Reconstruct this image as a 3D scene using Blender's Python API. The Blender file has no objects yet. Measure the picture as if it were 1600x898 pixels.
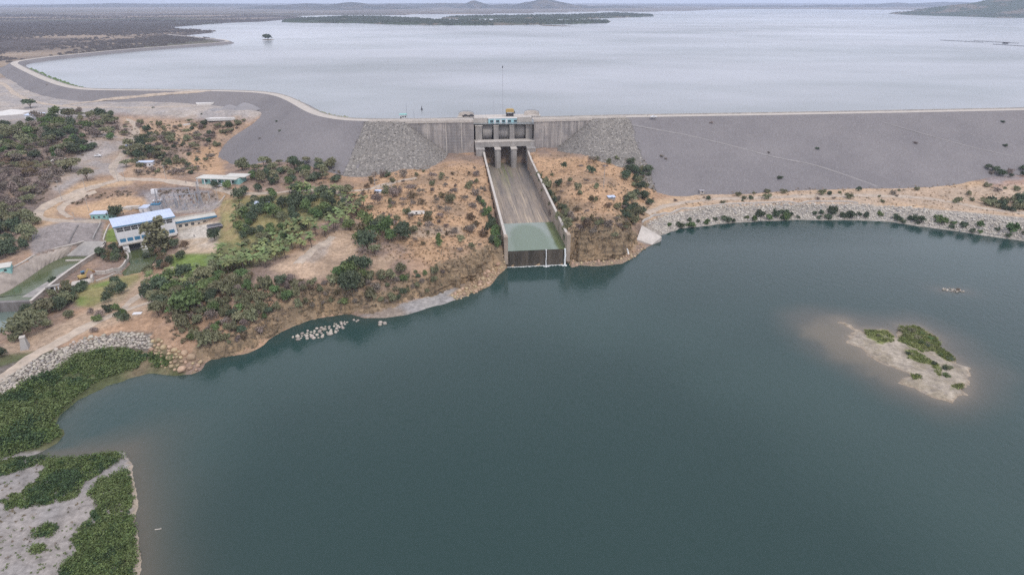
import bpy, math, random
import numpy as np
from mathutils import Vector, Matrix

R = math.radians
random.seed(11)
rng = np.random.default_rng(11)
scene = bpy.context.scene
COL = scene.collection

# ------------------------------------------------------------------ camera, sky, sun, exposure
CAM_Z, FPX = 140.0, 940.0
PITCH = math.atan((449 - 2) / FPX)
cam = bpy.data.cameras.new('camera')
cam.sensor_width = 36.0
cam.lens = 36.0 * FPX / 1600.0
cam.clip_start, cam.clip_end = 1.0, 60000.0
cam_o = bpy.data.objects.new('camera', cam)
COL.objects.link(cam_o)
cam_o.location = (0, 0, CAM_Z)
cam_o.rotation_euler = (math.pi / 2 - PITCH, 0, 0)
scene.camera = cam_o

SUN_EL, SUN_AZ = R(58), R(150)          # azimuth clockwise from +Y
world = bpy.data.worlds.new('World')
scene.world = world
world.use_nodes = True
wn = world.node_tree.nodes
wl = world.node_tree.links
bg = wn['Background']
sky = wn.new('ShaderNodeTexSky')
sky.sky_type = 'NISHITA'
sky.sun_disc = False
sky.sun_elevation, sky.sun_rotation = SUN_EL, SUN_AZ
sky.air_density, sky.dust_density = 1.0, 3.0
hs = wn.new('ShaderNodeHueSaturation')
hs.inputs['Saturation'].default_value = 0.45
wl.new(sky.outputs[0], hs.inputs['Color'])
tc = wn.new('ShaderNodeTexCoord')
mp = wn.new('ShaderNodeMapping')
mp.inputs['Scale'].default_value = (1.6, 1.6, 7.0)
wl.new(tc.outputs['Generated'], mp.inputs['Vector'])
cn = wn.new('ShaderNodeTexNoise')
cn.inputs['Scale'].default_value = 1.7
cn.inputs['Detail'].default_value = 5
wl.new(mp.outputs[0], cn.inputs['Vector'])
cr = wn.new('ShaderNodeValToRGB')
cr.color_ramp.elements[0].position, cr.color_ramp.elements[1].position = 0.36, 0.66
cr.color_ramp.elements[0].color = (9.9, 10.3, 12.0, 1)
cr.color_ramp.elements[1].color = (11.8, 12.1, 13.7, 1)
wl.new(cn.outputs['Fac'], cr.inputs[0])
mx = wn.new('ShaderNodeMix')
mx.data_type = 'RGBA'
mx.inputs['Factor'].default_value = 0.93          # overcast deck over the clear sky
wl.new(hs.outputs[0], mx.inputs['A'])
wl.new(cr.outputs[0], mx.inputs['B'])
wl.new(mx.outputs['Result'], bg.inputs[0])
bg.inputs[1].default_value = 0.09

sl = bpy.data.lights.new('sun', 'SUN')
sl.energy, sl.angle, sl.color = 1.5, R(10), (1.0, 0.92, 0.82)
so = bpy.data.objects.new('sun', sl)
COL.objects.link(so)
sdir = Vector((math.sin(SUN_AZ) * math.cos(SUN_EL), math.cos(SUN_AZ) * math.cos(SUN_EL), math.sin(SUN_EL)))
so.rotation_euler = sdir.to_track_quat('Z', 'Y').to_euler()
so.location = (0, 0, 400)
scene.view_settings.view_transform = 'Standard'
scene.view_settings.look = 'None'
scene.view_settings.exposure = 0.1
scene.view_settings.gamma = 1.0
scene.cycles.volume_bounces = 2
scene.cycles.max_bounces = 6
scene.cycles.use_denoising = False

# ------------------------------------------------------------------ surveying helpers
CP, SP = math.cos(PITCH), math.sin(PITCH)


def G(px, py, z=0.0):
    """map point (as surveyed from the photo) on the level z -> world"""
    u, v = (px - 800) / FPX, (449 - py) / FPX
    t = (z - CAM_Z) / (-SP + v * CP)
    return (u * t, (CP + v * SP) * t, z)


def GY(px, py, Y):
    u, v = (px - 800) / FPX, (449 - py) / FPX
    t = Y / (CP + v * SP)
    return (u * t, Y, CAM_Z + (-SP + v * CP) * t)


def W(pts, z=0.0):
    return np.array([G(p[0], p[1], z)[:2] for p in pts])


def project(x, y, z):
    dz = z - CAM_Z
    d = np.maximum(y * CP - dz * SP, 1e-3)
    return 800 + FPX * x / d, 449 - FPX * (y * SP + dz * CP) / d


def inside(px, py, poly):
    poly = np.asarray(poly, float)
    r = np.zeros(px.shape, bool)
    n = len(poly)
    for i in range(n):
        x1, y1 = poly[i]
        x2, y2 = poly[(i + 1) % n]
        if y1 == y2:
            continue
        c = (y1 > py) != (y2 > py)
        r ^= c & (px < (x2 - x1) * (py - y1) / (y2 - y1) + x1)
    return r


def seg_dist(px, py, poly, closed=True, vals=None):
    poly = np.asarray(poly, float)
    best = np.full(px.shape, 1e18)
    out = None if vals is None else np.zeros(px.shape + (vals.shape[1],))
    n = len(poly)
    for i in range(n if closed else n - 1):
        ax, ay = poly[i]
        bx, by = poly[(i + 1) % n]
        L = (bx - ax) ** 2 + (by - ay) ** 2 + 1e-9
        t = np.clip(((px - ax) * (bx - ax) + (py - ay) * (by - ay)) / L, 0, 1)
        d = (px - ax - t * (bx - ax)) ** 2 + (py - ay - t * (by - ay)) ** 2
        m = d < best
        best = np.where(m, d, best)
        if vals is not None:
            vv = vals[i] + t[..., None] * (vals[(i + 1) % n] - vals[i])
            out[m] = vv[m]
    return (np.sqrt(best), out) if vals is not None else np.sqrt(best)


def sdist(px, py, poly):
    d = seg_dist(px, py, poly)
    return np.where(inside(px, py, poly), d, -d)


def vnoise(x, y, seed=0):
    xi, yi = np.floor(x).astype(np.int64), np.floor(y).astype(np.int64)
    fx, fy = x - xi, y - yi
    fx, fy = fx * fx * (3 - 2 * fx), fy * fy * (3 - 2 * fy)

    def hsh(a, b):
        n = (a * 374761393 + b * 668265263 + seed * 974711) & 0xffffffff
        n = ((n ^ (n >> 13)) * 1274126177) & 0xffffffff
        return ((n ^ (n >> 16)) & 0xffff) / 65535.0
    return (hsh(xi, yi) * (1 - fx) + hsh(xi + 1, yi) * fx) * (1 - fy) + (hsh(xi, yi + 1) * (1 - fx) + hsh(xi + 1, yi + 1) * fx) * fy


def fbm(x, y, s, seed=0, o=4):
    a, t, r = 1.0, 0.0, 0.0
    for k in range(o):
        r = r + a * vnoise(x / s * 2 ** k, y / s * 2 ** k, seed + k)
        t += a
        a *= 0.5
    return r / t


def sst(a, b, x):
    t = np.clip((x - a) / (b - a), 0, 1)
    return t * t * (3 - 2 * t)


def srgb(r, g, b):
    f = lambda c: (c / 255 / 12.92) if c / 255 <= 0.04045 else ((c / 255 + 0.055) / 1.055) ** 2.4
    return (f(r), f(g), f(b))


# ------------------------------------------------------------------ materials
MATS = {}


def new_mat(name):
    m = bpy.data.materials.new(name)
    m.use_nodes = True
    MATS[name] = m
    return m, m.node_tree.nodes, m.node_tree.links, m.node_tree.nodes['Principled BSDF']


def nd(n, t, **kw):
    x = n.new(t)
    for k, v in kw.items():
        if k in x.inputs:
            x.inputs[k].default_value = v
        else:
            setattr(x, k, v)
    return x


def mix(n, l, a, b, fac, blend='MIX'):
    x = n.new('ShaderNodeMix')
    x.data_type = 'RGBA'
    x.blend_type = blend
    for s, v in (('A', a), ('B', b), ('Factor', fac)):
        if hasattr(v, 'is_linked'):
            l.new(v, x.inputs[s])
        elif s == 'Factor':
            x.inputs[s].default_value = v
        else:
            x.inputs[s].default_value = (*v, 1)
    return x.outputs['Result']


def ramp(n, l, src, lo, hi, c0=0.0, c1=1.0):
    x = n.new('ShaderNodeMapRange')
    x.inputs['From Min'].default_value, x.inputs['From Max'].default_value = lo, hi
    x.inputs['To Min'].default_value, x.inputs['To Max'].default_value = c0, c1
    l.new(src, x.inputs['Value'])
    return x.outputs[0]


def simple(name, rgb, rough=0.8, var=0.18, scale=0.6, spec=0.3, stain=None, sz=(1, 1, 1), rand=0.0, metal=0.0, bump=0.0):
    """one real-world colour with uneven wear; stain = (rgb, amount) adds blotches"""
    m, n, l, p = new_mat(name)
    t = nd(n, 'ShaderNodeTexCoord')
    mpp = nd(n, 'ShaderNodeMapping')
    mpp.inputs['Scale'].default_value = sz
    l.new(t.outputs['Object'], mpp.inputs['Vector'])
    a = nd(n, 'ShaderNodeTexNoise', Scale=scale, Detail=6.0, Roughness=0.65)
    l.new(mpp.outputs[0], a.inputs['Vector'])
    k = ramp(n, l, a.outputs['Fac'], 0.3, 0.7, 1 - var, 1 + var)
    c = mix(n, l, rgb, (1, 1, 1), 0.0)
    base = c
    if stain:
        b = nd(n, 'ShaderNodeTexNoise', Scale=scale * 0.35, Detail=5.0, Roughness=0.7)
        l.new(mpp.outputs[0], b.inputs['Vector'])
        base = mix(n, l, base, stain[0], ramp(n, l, b.outputs['Fac'], 0.45, 0.65, 0.0, stain[1]))
    vm = nd(n, 'ShaderNodeVectorMath', operation='SCALE')
    l.new(base, vm.inputs[0])
    l.new(k, vm.inputs['Scale'])
    out = vm.outputs[0]
    if rand:
        oi = nd(n, 'ShaderNodeObjectInfo')
        h = nd(n, 'ShaderNodeHueSaturation')
        l.new(ramp(n, l, oi.outputs['Random'], 0, 1, 1 - rand, 1 + rand), h.inputs['Value'])
        mu = nd(n, 'ShaderNodeMath', operation='MULTIPLY')
        l.new(oi.outputs['Random'], mu.inputs[0])
        mu.inputs[1].default_value = 7.31
        fr = nd(n, 'ShaderNodeMath', operation='FRACT')
        l.new(mu.outputs[0], fr.inputs[0])
        l.new(ramp(n, l, fr.outputs[0], 0, 1, 0.475, 0.525), h.inputs['Hue'])
        l.new(out, h.inputs['Color'])
        out = h.outputs[0]
    l.new(out, p.inputs['Base Color'])
    p.inputs['Roughness'].default_value = rough
    p.inputs['Specular IOR Level'].default_value = spec
    p.inputs['Metallic'].default_value = metal
    if bump:
        bp = nd(n, 'ShaderNodeBump', Strength=bump, Distance=0.3)
        l.new(a.outputs['Fac'], bp.inputs['Height'])
        l.new(bp.outputs[0], p.inputs['Normal'])
    return m


concrete = simple('concrete', (0.34, 0.32, 0.30), 0.9, 0.2, 0.25, stain=((0.21, 0.20, 0.20), 0.75), sz=(1, 1, 0.35))
concrete_light = simple('concrete_light', (0.50, 0.46, 0.42), 0.9, 0.14, 0.4, stain=((0.36, 0.33, 0.30), 0.5))
concrete_dark = simple('concrete_dark', (0.20, 0.185, 0.18), 0.9, 0.25, 0.3, stain=((0.12, 0.11, 0.11), 0.6), sz=(1, 1, 0.3))
chute_wall_mat = simple('chute_wall_concrete', (0.38, 0.31, 0.25), 0.9, 0.15, 0.2, stain=((0.26, 0.21, 0.17), 0.7))
sill_mat = simple('wet_brown_concrete', (0.10, 0.083, 0.065), 0.5, 0.4, 0.5, stain=((0.045, 0.045, 0.04), 0.8), sz=(1, 1, 0.12))
white_paint = simple('white_paint', (0.72, 0.72, 0.74), 0.6, 0.06, 0.5, stain=((0.55, 0.53, 0.50), 0.35))
white_metal = simple('white_metal_roof', (0.47, 0.54, 0.68), 0.45, 0.08, 0.3, stain=((0.5, 0.52, 0.55), 0.4))
blue_paint = simple('blue_paint', (0.06, 0.20, 0.34), 0.6, 0.1, 0.5)
teal_paint = simple('teal_paint', (0.25, 0.46, 0.44), 0.7, 0.1, 0.5)
pale_blue = simple('pale_blue_paint', (0.36, 0.58, 0.62), 0.6, 0.1, 0.5)
yellow_paint = simple('yellow_paint', (0.45, 0.32, 0.13), 0.6, 0.15, 0.8)
glass_dark = simple('dark_window_glass', (0.05, 0.06, 0.07), 0.15, 0.2, 1.0, spec=0.6)
dark_grey = simple('dark_grey_metal', (0.07, 0.07, 0.08), 0.6, 0.2, 1.0)
grey_metal = simple('galvanised_metal', (0.36, 0.37, 0.40), 0.5, 0.12, 1.0)
tin_roof = simple('corrugated_tin', (0.30, 0.29, 0.31), 0.6, 0.2, 0.6, stain=((0.22, 0.18, 0.16), 0.6))
pale_roof = simple('pale_roof', (0.55, 0.54, 0.50), 0.7, 0.12, 0.3, stain=((0.40, 0.38, 0.34), 0.5))
rust = simple('rusty_metal', (0.24, 0.12, 0.07), 0.8, 0.3, 1.0)
wood_pole = simple('weathered_pole', (0.40, 0.38, 0.36), 0.9, 0.15, 1.0)
rubber = simple('rubber', (0.03, 0.03, 0.03), 0.8, 0.1, 1.0)
car_white = simple('white_car_paint', (0.75, 0.76, 0.78), 0.3, 0.03, 1.0, spec=0.5)
car_dark = simple('dark_car_paint', (0.05, 0.05, 0.06), 0.3, 0.05, 1.0, spec=0.5)
rock_pale = simple('pale_rock', (0.40, 0.36, 0.31), 0.95, 0.25, 0.8, rand=0.25)
rock_tan = simple('tan_rock', (0.40, 0.30, 0.20), 0.95, 0.25, 0.8, rand=0.25)
gravel_grey = simple('grey_gravel', (0.27, 0.26, 0.27), 0.95, 0.2, 1.5)
track_mat = simple('packed_dirt', (0.44, 0.365, 0.295), 0.95, 0.22, 0.3, stain=((0.33, 0.28, 0.24), 0.8))
crest_mat = simple('crest_gravel', (0.45, 0.41, 0.37), 0.95, 0.1, 0.15)
bark = simple('bark', (0.13, 0.10, 0.08), 0.95, 0.25, 2.0)
skin = simple('skin', (0.25, 0.14, 0.09), 0.6, 0.05)
clothes = simple('dark_clothes', (0.07, 0.08, 0.12), 0.9, 0.1)
leaf_dark = simple('leaf_dark', (0.1, 0.128, 0.082), 0.75, 0.35, 0.5, spec=0.15, rand=0.28)
leaf_green = simple('leaf_green', (0.135, 0.188, 0.08), 0.75, 0.35, 0.5, spec=0.15, rand=0.25)
leaf_olive = simple('leaf_olive', (0.205, 0.208, 0.125), 0.8, 0.35, 0.5, spec=0.15, rand=0.25)
leaf_dry = simple('leaf_dry', (0.25, 0.208, 0.18), 0.9, 0.35, 0.5, spec=0.1, rand=0.25)
leaf_brown = simple('leaf_brown', (0.185, 0.145, 0.095), 0.9, 0.35, 0.5, spec=0.1, rand=0.2)
leaf_palm = simple('leaf_palm', (0.155, 0.19, 0.075), 0.6, 0.35, 0.5, spec=0.25, rand=0.35)
leaf_bank = simple('leaf_bank', (0.105, 0.150, 0.055), 0.75, 0.5, 0.3, spec=0.15, stain=((0.145, 0.180, 0.075), 0.8))


def streak_concrete():
    m, n, l, p = new_mat('streaked_concrete')
    t = nd(n, 'ShaderNodeTexCoord')
    base = None
    mpp = nd(n, 'ShaderNodeMapping')
    mpp.inputs['Scale'].default_value = (0.45, 0.45, 0.03)
    l.new(t.outputs['Object'], mpp.inputs['Vector'])
    a = nd(n, 'ShaderNodeTexNoise', Scale=1.0, Detail=6.0, Roughness=0.7)
    l.new(mpp.outputs[0], a.inputs['Vector'])
    b = nd(n, 'ShaderNodeTexNoise', Scale=0.09, Detail=4.0, Roughness=0.6)
    l.new(t.outputs['Object'], b.inputs['Vector'])
    base = mix(n, l, (0.42, 0.38, 0.35), (0.235, 0.222, 0.22), ramp(n, l, b.outputs['Fac'], 0.38, 0.6))
    base = mix(n, l, base, (0.20, 0.185, 0.18), ramp(n, l, a.outputs['Fac'], 0.46, 0.58, 0, 0.8))
    base = mix(n, l, base, (0.50, 0.46, 0.43), ramp(n, l, a.outputs['Fac'], 0.38, 0.32, 0, 0.6))
    # horizontal lift joints and vertical pour joints
    for axis, sc, th, amt in (('Z', 0.42, 0.9, 0.35), ('X', 0.13, 0.965, 0.45)):
        s = nd(n, 'ShaderNodeSeparateXYZ')
        l.new(t.outputs['Object'], s.inputs[0])
        mu = nd(n, 'ShaderNodeMath', operation='MULTIPLY')
        l.new(s.outputs[axis], mu.inputs[0])
        mu.inputs[1].default_value = sc
        fr = nd(n, 'ShaderNodeMath', operation='FRACT')
        l.new(mu.outputs[0], fr.inputs[0])
        gt = nd(n, 'ShaderNodeMath', operation='GREATER_THAN')
        l.new(fr.outputs[0], gt.inputs[0])
        gt.inputs[1].default_value = th
        m2 = nd(n, 'ShaderNodeMath', operation='MULTIPLY')
        l.new(gt.outputs[0], m2.inputs[0])
        m2.inputs[1].default_value = amt
        base = mix(n, l, base, (0.44, 0.42, 0.41) if axis == 'Z' else (0.47, 0.45, 0.43), m2.outputs[0])
    l.new(base, p.inputs['Base Color'])
    p.inputs['Roughness'].default_value = 0.9
    return m


def chute_floor_mat():
    m, n, l, p = new_mat('streaked_chute_floor')
    t = nd(n, 'ShaderNodeTexCoord')

    def st(sx, sy, det=6.0):
        mpp = nd(n, 'ShaderNodeMapping')
        mpp.inputs['Scale'].default_value = (sx, sy, 0.1)
        l.new(t.outputs['Object'], mpp.inputs['Vector'])
        a = nd(n, 'ShaderNodeTexNoise', Scale=1.0, Detail=det, Roughness=0.7)
        l.new(mpp.outputs[0], a.inputs['Vector'])
        return a.outputs['Fac']
    a, b, c = st(0.42, 0.010), st(0.9, 0.022), st(0.09, 0.02, 3.0)
    base = mix(n, l, (0.165, 0.14, 0.125), (0.29, 0.235, 0.185), ramp(n, l, c, 0.35, 0.62))
    base = mix(n, l, base, (0.46, 0.37, 0.27), ramp(n, l, a, 0.5, 0.62, 0, 0.9))
    base = mix(n, l, base, (0.075, 0.068, 0.062), ramp(n, l, b, 0.52, 0.66, 0, 0.85))
    s = nd(n, 'ShaderNodeSeparateXYZ')
    l.new(t.outputs['Object'], s.inputs[0])
    far = ramp(n, l, s.outputs['Y'], -75, -5)           # algae below the piers
    xx = ramp(n, l, s.outputs['X'], -16, -4)
    xx2 = ramp(n, l, s.outputs['X'], 10, 2)
    q = nd(n, 'ShaderNodeMath', operation='MULTIPLY')
    l.new(far, q.inputs[0]); l.new(xx, q.inputs[1])
    q2 = nd(n, 'ShaderNodeMath', operation='MULTIPLY')
    l.new(q.outputs[0], q2.inputs[0]); l.new(xx2, q2.inputs[1])
    q3 = nd(n, 'ShaderNodeMath', operation='MULTIPLY')
    l.new(q2.outputs[0], q3.inputs[0]); l.new(ramp(n, l, a, 0.42, 0.6), q3.inputs[1])
    base = mix(n, l, base, (0.11, 0.13, 0.05), q3.outputs[0])
    # darker toward both sides, strongest at the top
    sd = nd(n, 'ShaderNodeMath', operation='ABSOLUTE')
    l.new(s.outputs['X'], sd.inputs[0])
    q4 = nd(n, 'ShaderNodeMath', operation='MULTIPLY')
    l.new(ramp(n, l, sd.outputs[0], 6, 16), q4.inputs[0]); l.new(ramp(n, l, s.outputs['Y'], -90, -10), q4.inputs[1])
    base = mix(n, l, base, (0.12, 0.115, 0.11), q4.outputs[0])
    l.new(base, p.inputs['Base Color'])
    p.inputs['Roughness'].default_value = 0.6
    return m


def ground_mat(name='ground_soil', fine=1.0):
    m, n, l, p = new_mat(name)
    at = nd(n, 'ShaderNodeAttribute', attribute_name='Col')
    g = nd(n, 'ShaderNodeNewGeometry')
    a = nd(n, 'ShaderNodeTexNoise', Scale=0.5 * fine, Detail=8.0, Roughness=0.75)
    l.new(g.outputs['Position'], a.inputs['Vector'])
    b = nd(n, 'ShaderNodeTexNoise', Scale=0.07 * fine, Detail=6.0, Roughness=0.7)
    l.new(g.outputs['Position'], b.inputs['Vector'])
    k1 = ramp(n, l, a.outputs['Fac'], 0.3, 0.7, 0.55, 1.42)
    k2 = ramp(n, l, b.outputs['Fac'], 0.3, 0.7, 0.82, 1.18)
    mu = nd(n, 'ShaderNodeMath', operation='MULTIPLY')
    l.new(k1, mu.inputs[0]); l.new(k2, mu.inputs[1])
    # steep faces: bare bedded rock
    sx = nd(n, 'ShaderNodeSeparateXYZ')
    l.new(g.outputs['True Normal'], sx.inputs[0])
    mpp = nd(n, 'ShaderNodeMapping')
    mpp.inputs['Scale'].default_value = (0.16, 0.16, 0.55)
    l.new(g.outputs['Position'], mpp.inputs['Vector'])
    wv = nd(n, 'ShaderNodeTexNoise', Scale=1.0, Detail=6.0, Roughness=0.7)
    l.new(mpp.outputs[0], wv.inputs['Vector'])
    rock = mix(n, l, (0.30, 0.225, 0.15), (0.17, 0.125, 0.085), ramp(n, l, wv.outputs['Fac'], 0.4, 0.64, 0, .75))
    rock = mix(n, l, rock, (0.36, 0.255, 0.16), ramp(n, l, b.outputs['Fac'], 0.48, 0.62, 0, .8))
    rock = mix(n, l, rock, (0.12, 0.10, 0.075), ramp(n, l, a.outputs['Fac'], 0.54, 0.66, 0, .8))
    at2 = nd(n, 'ShaderNodeAttribute', attribute_name='Rock')
    q = nd(n, 'ShaderNodeMath', operation='MULTIPLY')
    l.new(ramp(n, l, sx.outputs['Z'], 0.88, 0.70), q.inputs[0]); l.new(at2.outputs['Fac'], q.inputs[1])
    base = mix(n, l, at.outputs['Color'], rock, q.outputs[0])
    vm = nd(n, 'ShaderNodeVectorMath', operation='SCALE')
    l.new(base, vm.inputs[0]); l.new(mu.outputs[0], vm.inputs['Scale'])
    l.new(vm.outputs[0], p.inputs['Base Color'])
    p.inputs['Roughness'].default_value = 0.95
    p.inputs['Specular IOR Level'].default_value = 0.15
    bp = nd(n, 'ShaderNodeBump', Strength=0.5, Distance=0.8)
    l.new(a.outputs['Fac'], bp.inputs['Height'])
    l.new(bp.outputs[0], p.inputs['Normal'])
    return m


def fill_mat(name, c0, c1, c2, cell, speck, soft=.2, bump=1.0):
    """quarried rock fill: stone cells of differing grey"""
    m, n, l, p = new_mat(name)
    g = nd(n, 'ShaderNodeNewGeometry')
    v = nd(n, 'ShaderNodeTexVoronoi', Scale=cell)
    l.new(g.outputs['Position'], v.inputs['Vector'])
    s = nd(n, 'ShaderNodeSeparateColor')
    l.new(v.outputs['Color'], s.inputs[0])
    b = nd(n, 'ShaderNodeTexNoise', Scale=0.02, Detail=6.0, Roughness=0.65)
    l.new(g.outputs['Position'], b.inputs['Vector'])
    base = mix(n, l, c0, c1, ramp(n, l, b.outputs['Fac'], 0.35, 0.65))
    base = mix(n, l, base, c2, ramp(n, l, s.outputs[0], 1 - speck, 1.0, 0, 1.0))
    k = ramp(n, l, s.outputs[1], 0, 1, 1 - soft, 1 + soft)
    # each stone cell gets its own random tone
    vm = nd(n, 'ShaderNodeVectorMath', operation='SCALE')
    l.new(base, vm.inputs[0]); l.new(k, vm.inputs['Scale'])
    l.new(vm.outputs[0], p.inputs['Base Color'])
    p.inputs['Roughness'].default_value = 0.95
    p.inputs['Specular IOR Level'].default_value = 0.15
    bp = nd(n, 'ShaderNodeBump', Strength=bump, Distance=0.4)
    inv = ramp(n, l, v.outputs['Distance'], 0, 0.9, 1, 0)
    l.new(inv, bp.inputs['Height'])
    l.new(bp.outputs[0], p.inputs['Normal'])
    return m


def water_mat(name, deep, wave, rough, attr=True, streak=0.0, dist=0.25):
    m, n, l, p = new_mat(name)
    g = nd(n, 'ShaderNodeNewGeometry')
    if attr:
        at = nd(n, 'ShaderNodeAttribute', attribute_name='Col')
        l.new(at.outputs['Color'], p.inputs['Base Color'])
    else:
        p.inputs['Base Color'].default_value = (*deep, 1)
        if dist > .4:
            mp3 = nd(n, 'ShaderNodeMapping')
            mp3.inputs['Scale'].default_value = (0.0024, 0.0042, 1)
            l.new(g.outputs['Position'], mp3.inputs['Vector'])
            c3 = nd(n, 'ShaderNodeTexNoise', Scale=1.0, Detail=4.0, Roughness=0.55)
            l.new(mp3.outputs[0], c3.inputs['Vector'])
            l.new(mix(n, l, (0.15, 0.168, 0.17), (0.27, 0.28, 0.30), ramp(n, l, c3.outputs['Fac'], 0.36, 0.6)), p.inputs['Base Color'])  # grey-green patches, with soft cloud reflection also painted into the colour
    p.inputs['IOR'].default_value = 1.33
    p.inputs['Specular IOR Level'].default_value = 0.5
    mpp = nd(n, 'ShaderNodeMapping')
    mpp.inputs['Scale'].default_value = (wave, wave * 0.55, wave)
    mpp.inputs['Rotation'].default_value = (0, 0, 0.5)
    l.new(g.outputs['Position'], mpp.inputs['Vector'])
    a = nd(n, 'ShaderNodeTexNoise', Scale=1.0, Detail=4.0, Roughness=0.6)
    l.new(mpp.outputs[0], a.inputs['Vector'])
    mp2 = nd(n, 'ShaderNodeMapping')
    mp2.inputs['Scale'].default_value = (0.006, 0.014, 1) if attr else (0.0011, 0.0016, 1)
    l.new(g.outputs['Position'], mp2.inputs['Vector'])
    c = nd(n, 'ShaderNodeTexNoise', Scale=1.0, Detail=5.0, Roughness=0.6)
    l.new(mp2.outputs[0], c.inputs['Vector'])
    l.new(ramp(n, l, c.outputs['Fac'], 0.35, 0.65, rough * (0.75 if attr else .62), rough * (1.25 if attr else 1.2) + streak), p.inputs['Roughness'])
    bp = nd(n, 'ShaderNodeBump', Strength=0.35, Distance=dist)
    l.new(ramp(n, l, c.outputs['Fac'], 0.3, 0.7, *((0.12, 0.95) if attr else (0.2, 0.3))), bp.inputs['Strength'])
    l.new(a.outputs['Fac'], bp.inputs['Height'])
    l.new(bp.outputs[0], p.inputs['Normal'])
    return m


wall_mat = streak_concrete()
chute_mat = chute_floor_mat()
soil = ground_mat()
dam_fill = fill_mat('dam_rockfill', (0.178, 0.167, 0.173), (0.216, 0.202, 0.206), (0.26, 0.245, 0.245), 1.5, 0.06, .09, .35)
rock_fill = fill_mat('coarse_rockfill', (0.185, 0.172, 0.16), (0.225, 0.208, 0.19), (0.38, 0.35, 0.315), 1.0, 0.2)
lake_mat = water_mat('lake_water', None, 0.45, 0.14)
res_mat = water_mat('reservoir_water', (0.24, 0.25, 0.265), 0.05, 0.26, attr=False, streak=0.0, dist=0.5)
pool_mat = water_mat('pool_water', None, 0.6, 0.12)
canal_mat = water_mat('canal_water', (0.085, 0.105, 0.05), 0.6, 0.1, attr=False)
white_water = simple('falling_white_water', (0.78, 0.80, 0.80), 0.5, 0.15, 2.0)


# ------------------------------------------------------------------ building helpers
class MB:
    def __init__(s):
        s.v, s.f, s.m = [], [], []

    def add(s, vs, fs, mi=0):
        o = len(s.v)
        s.v += [tuple(v) for v in vs]
        s.f += [[o + i for i in f] for f in fs]
        s.m += [mi] * len(fs)
        return s

    def box(s, x0, x1, y0, y1, z0, z1, mi=0, top=(0, 0)):
        a, b = top
        vs = [(x0, y0, z0), (x1, y0, z0), (x1, y1, z0), (x0, y1, z0), (x0 + a, y0 + b, z1), (x1 - a, y0 + b, z1), (x1 - a, y1 - b, z1), (x0 + a, y1 - b, z1)]
        return s.add(vs, [(3, 2, 1, 0), (4, 5, 6, 7), (0, 1, 5, 4), (1, 2, 6, 5), (2, 3, 7, 6), (3, 0, 4, 7)], mi)

    def tube(s, a, b, r0, r1=None, n=6, mi=0):
        a, b = Vector(a), Vector(b)
        r1 = r0 if r1 is None else r1
        d = (b - a).normalized()
        x = d.orthogonal().normalized()
        y = d.cross(x)
        vs = []
        for c, r in ((a, r0), (b, r1)):
            for k in range(n):
                t = 2 * math.pi * k / n
                vs.append(c + x * math.cos(t) * r + y * math.sin(t) * r)
        fs = [(k, (k + 1) % n, n + (k + 1) % n, n + k) for k in range(n)] + [tuple(range(n))[::-1], tuple(range(n, 2 * n))]
        return s.add(vs, fs, mi)

    def beam(s, a, b, w, h):
        """rectangular bar from a to b"""
        a, b = Vector(a), Vector(b)
        d = (b - a).normalized()
        x = d.cross(Vector((0, 0, 1)))
        x = x.normalized() if x.length > 1e-3 else Vector((1, 0, 0))
        y = x.cross(d)
        vs = [c + x * sx * w / 2 + y * sy * h / 2 for c in (a, b) for sx, sy in ((-1, -1), (1, -1), (1, 1), (-1, 1))]
        return s.add(vs, [(3, 2, 1, 0), (4, 5, 6, 7), (0, 1, 5, 4), (1, 2, 6, 5), (2, 3, 7, 6), (3, 0, 4, 7)])

    def prism(s, poly, z0, z1, mi=0):
        n = len(poly)
        vs = [(p[0], p[1], z0) for p in poly] + [(p[0], p[1], z1) for p in poly]
        fs = [tuple(range(n))[::-1], tuple(range(n, 2 * n))] + [(k, (k + 1) % n, n + (k + 1) % n, n + k) for k in range(n)]
        return s.add(vs, fs, mi)

    def mesh(s, name):
        me = bpy.data.meshes.new(name)
        me.from_pydata(s.v, [], s.f)
        me.update()
        return me

    def build(s, name, mats, parent=None, smooth=False, loc=None):
        me = s.mesh(name)
        mats = mats if isinstance(mats, (list, tuple)) else [mats]
        for m in mats:
            me.materials.append(m)
        if len(mats) > 1:
            me.polygons.foreach_set('material_index', s.m)
        if smooth:
            me.polygons.foreach_set('use_smooth', [True] * len(me.polygons))
        return link(name, me, parent, loc)


def link(name, me, parent=None, loc=None):
    o = bpy.data.objects.new(name, me)
    COL.objects.link(o)
    if parent:
        o.parent = parent
    if loc is not None:
        o.location = loc
    return o


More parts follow.
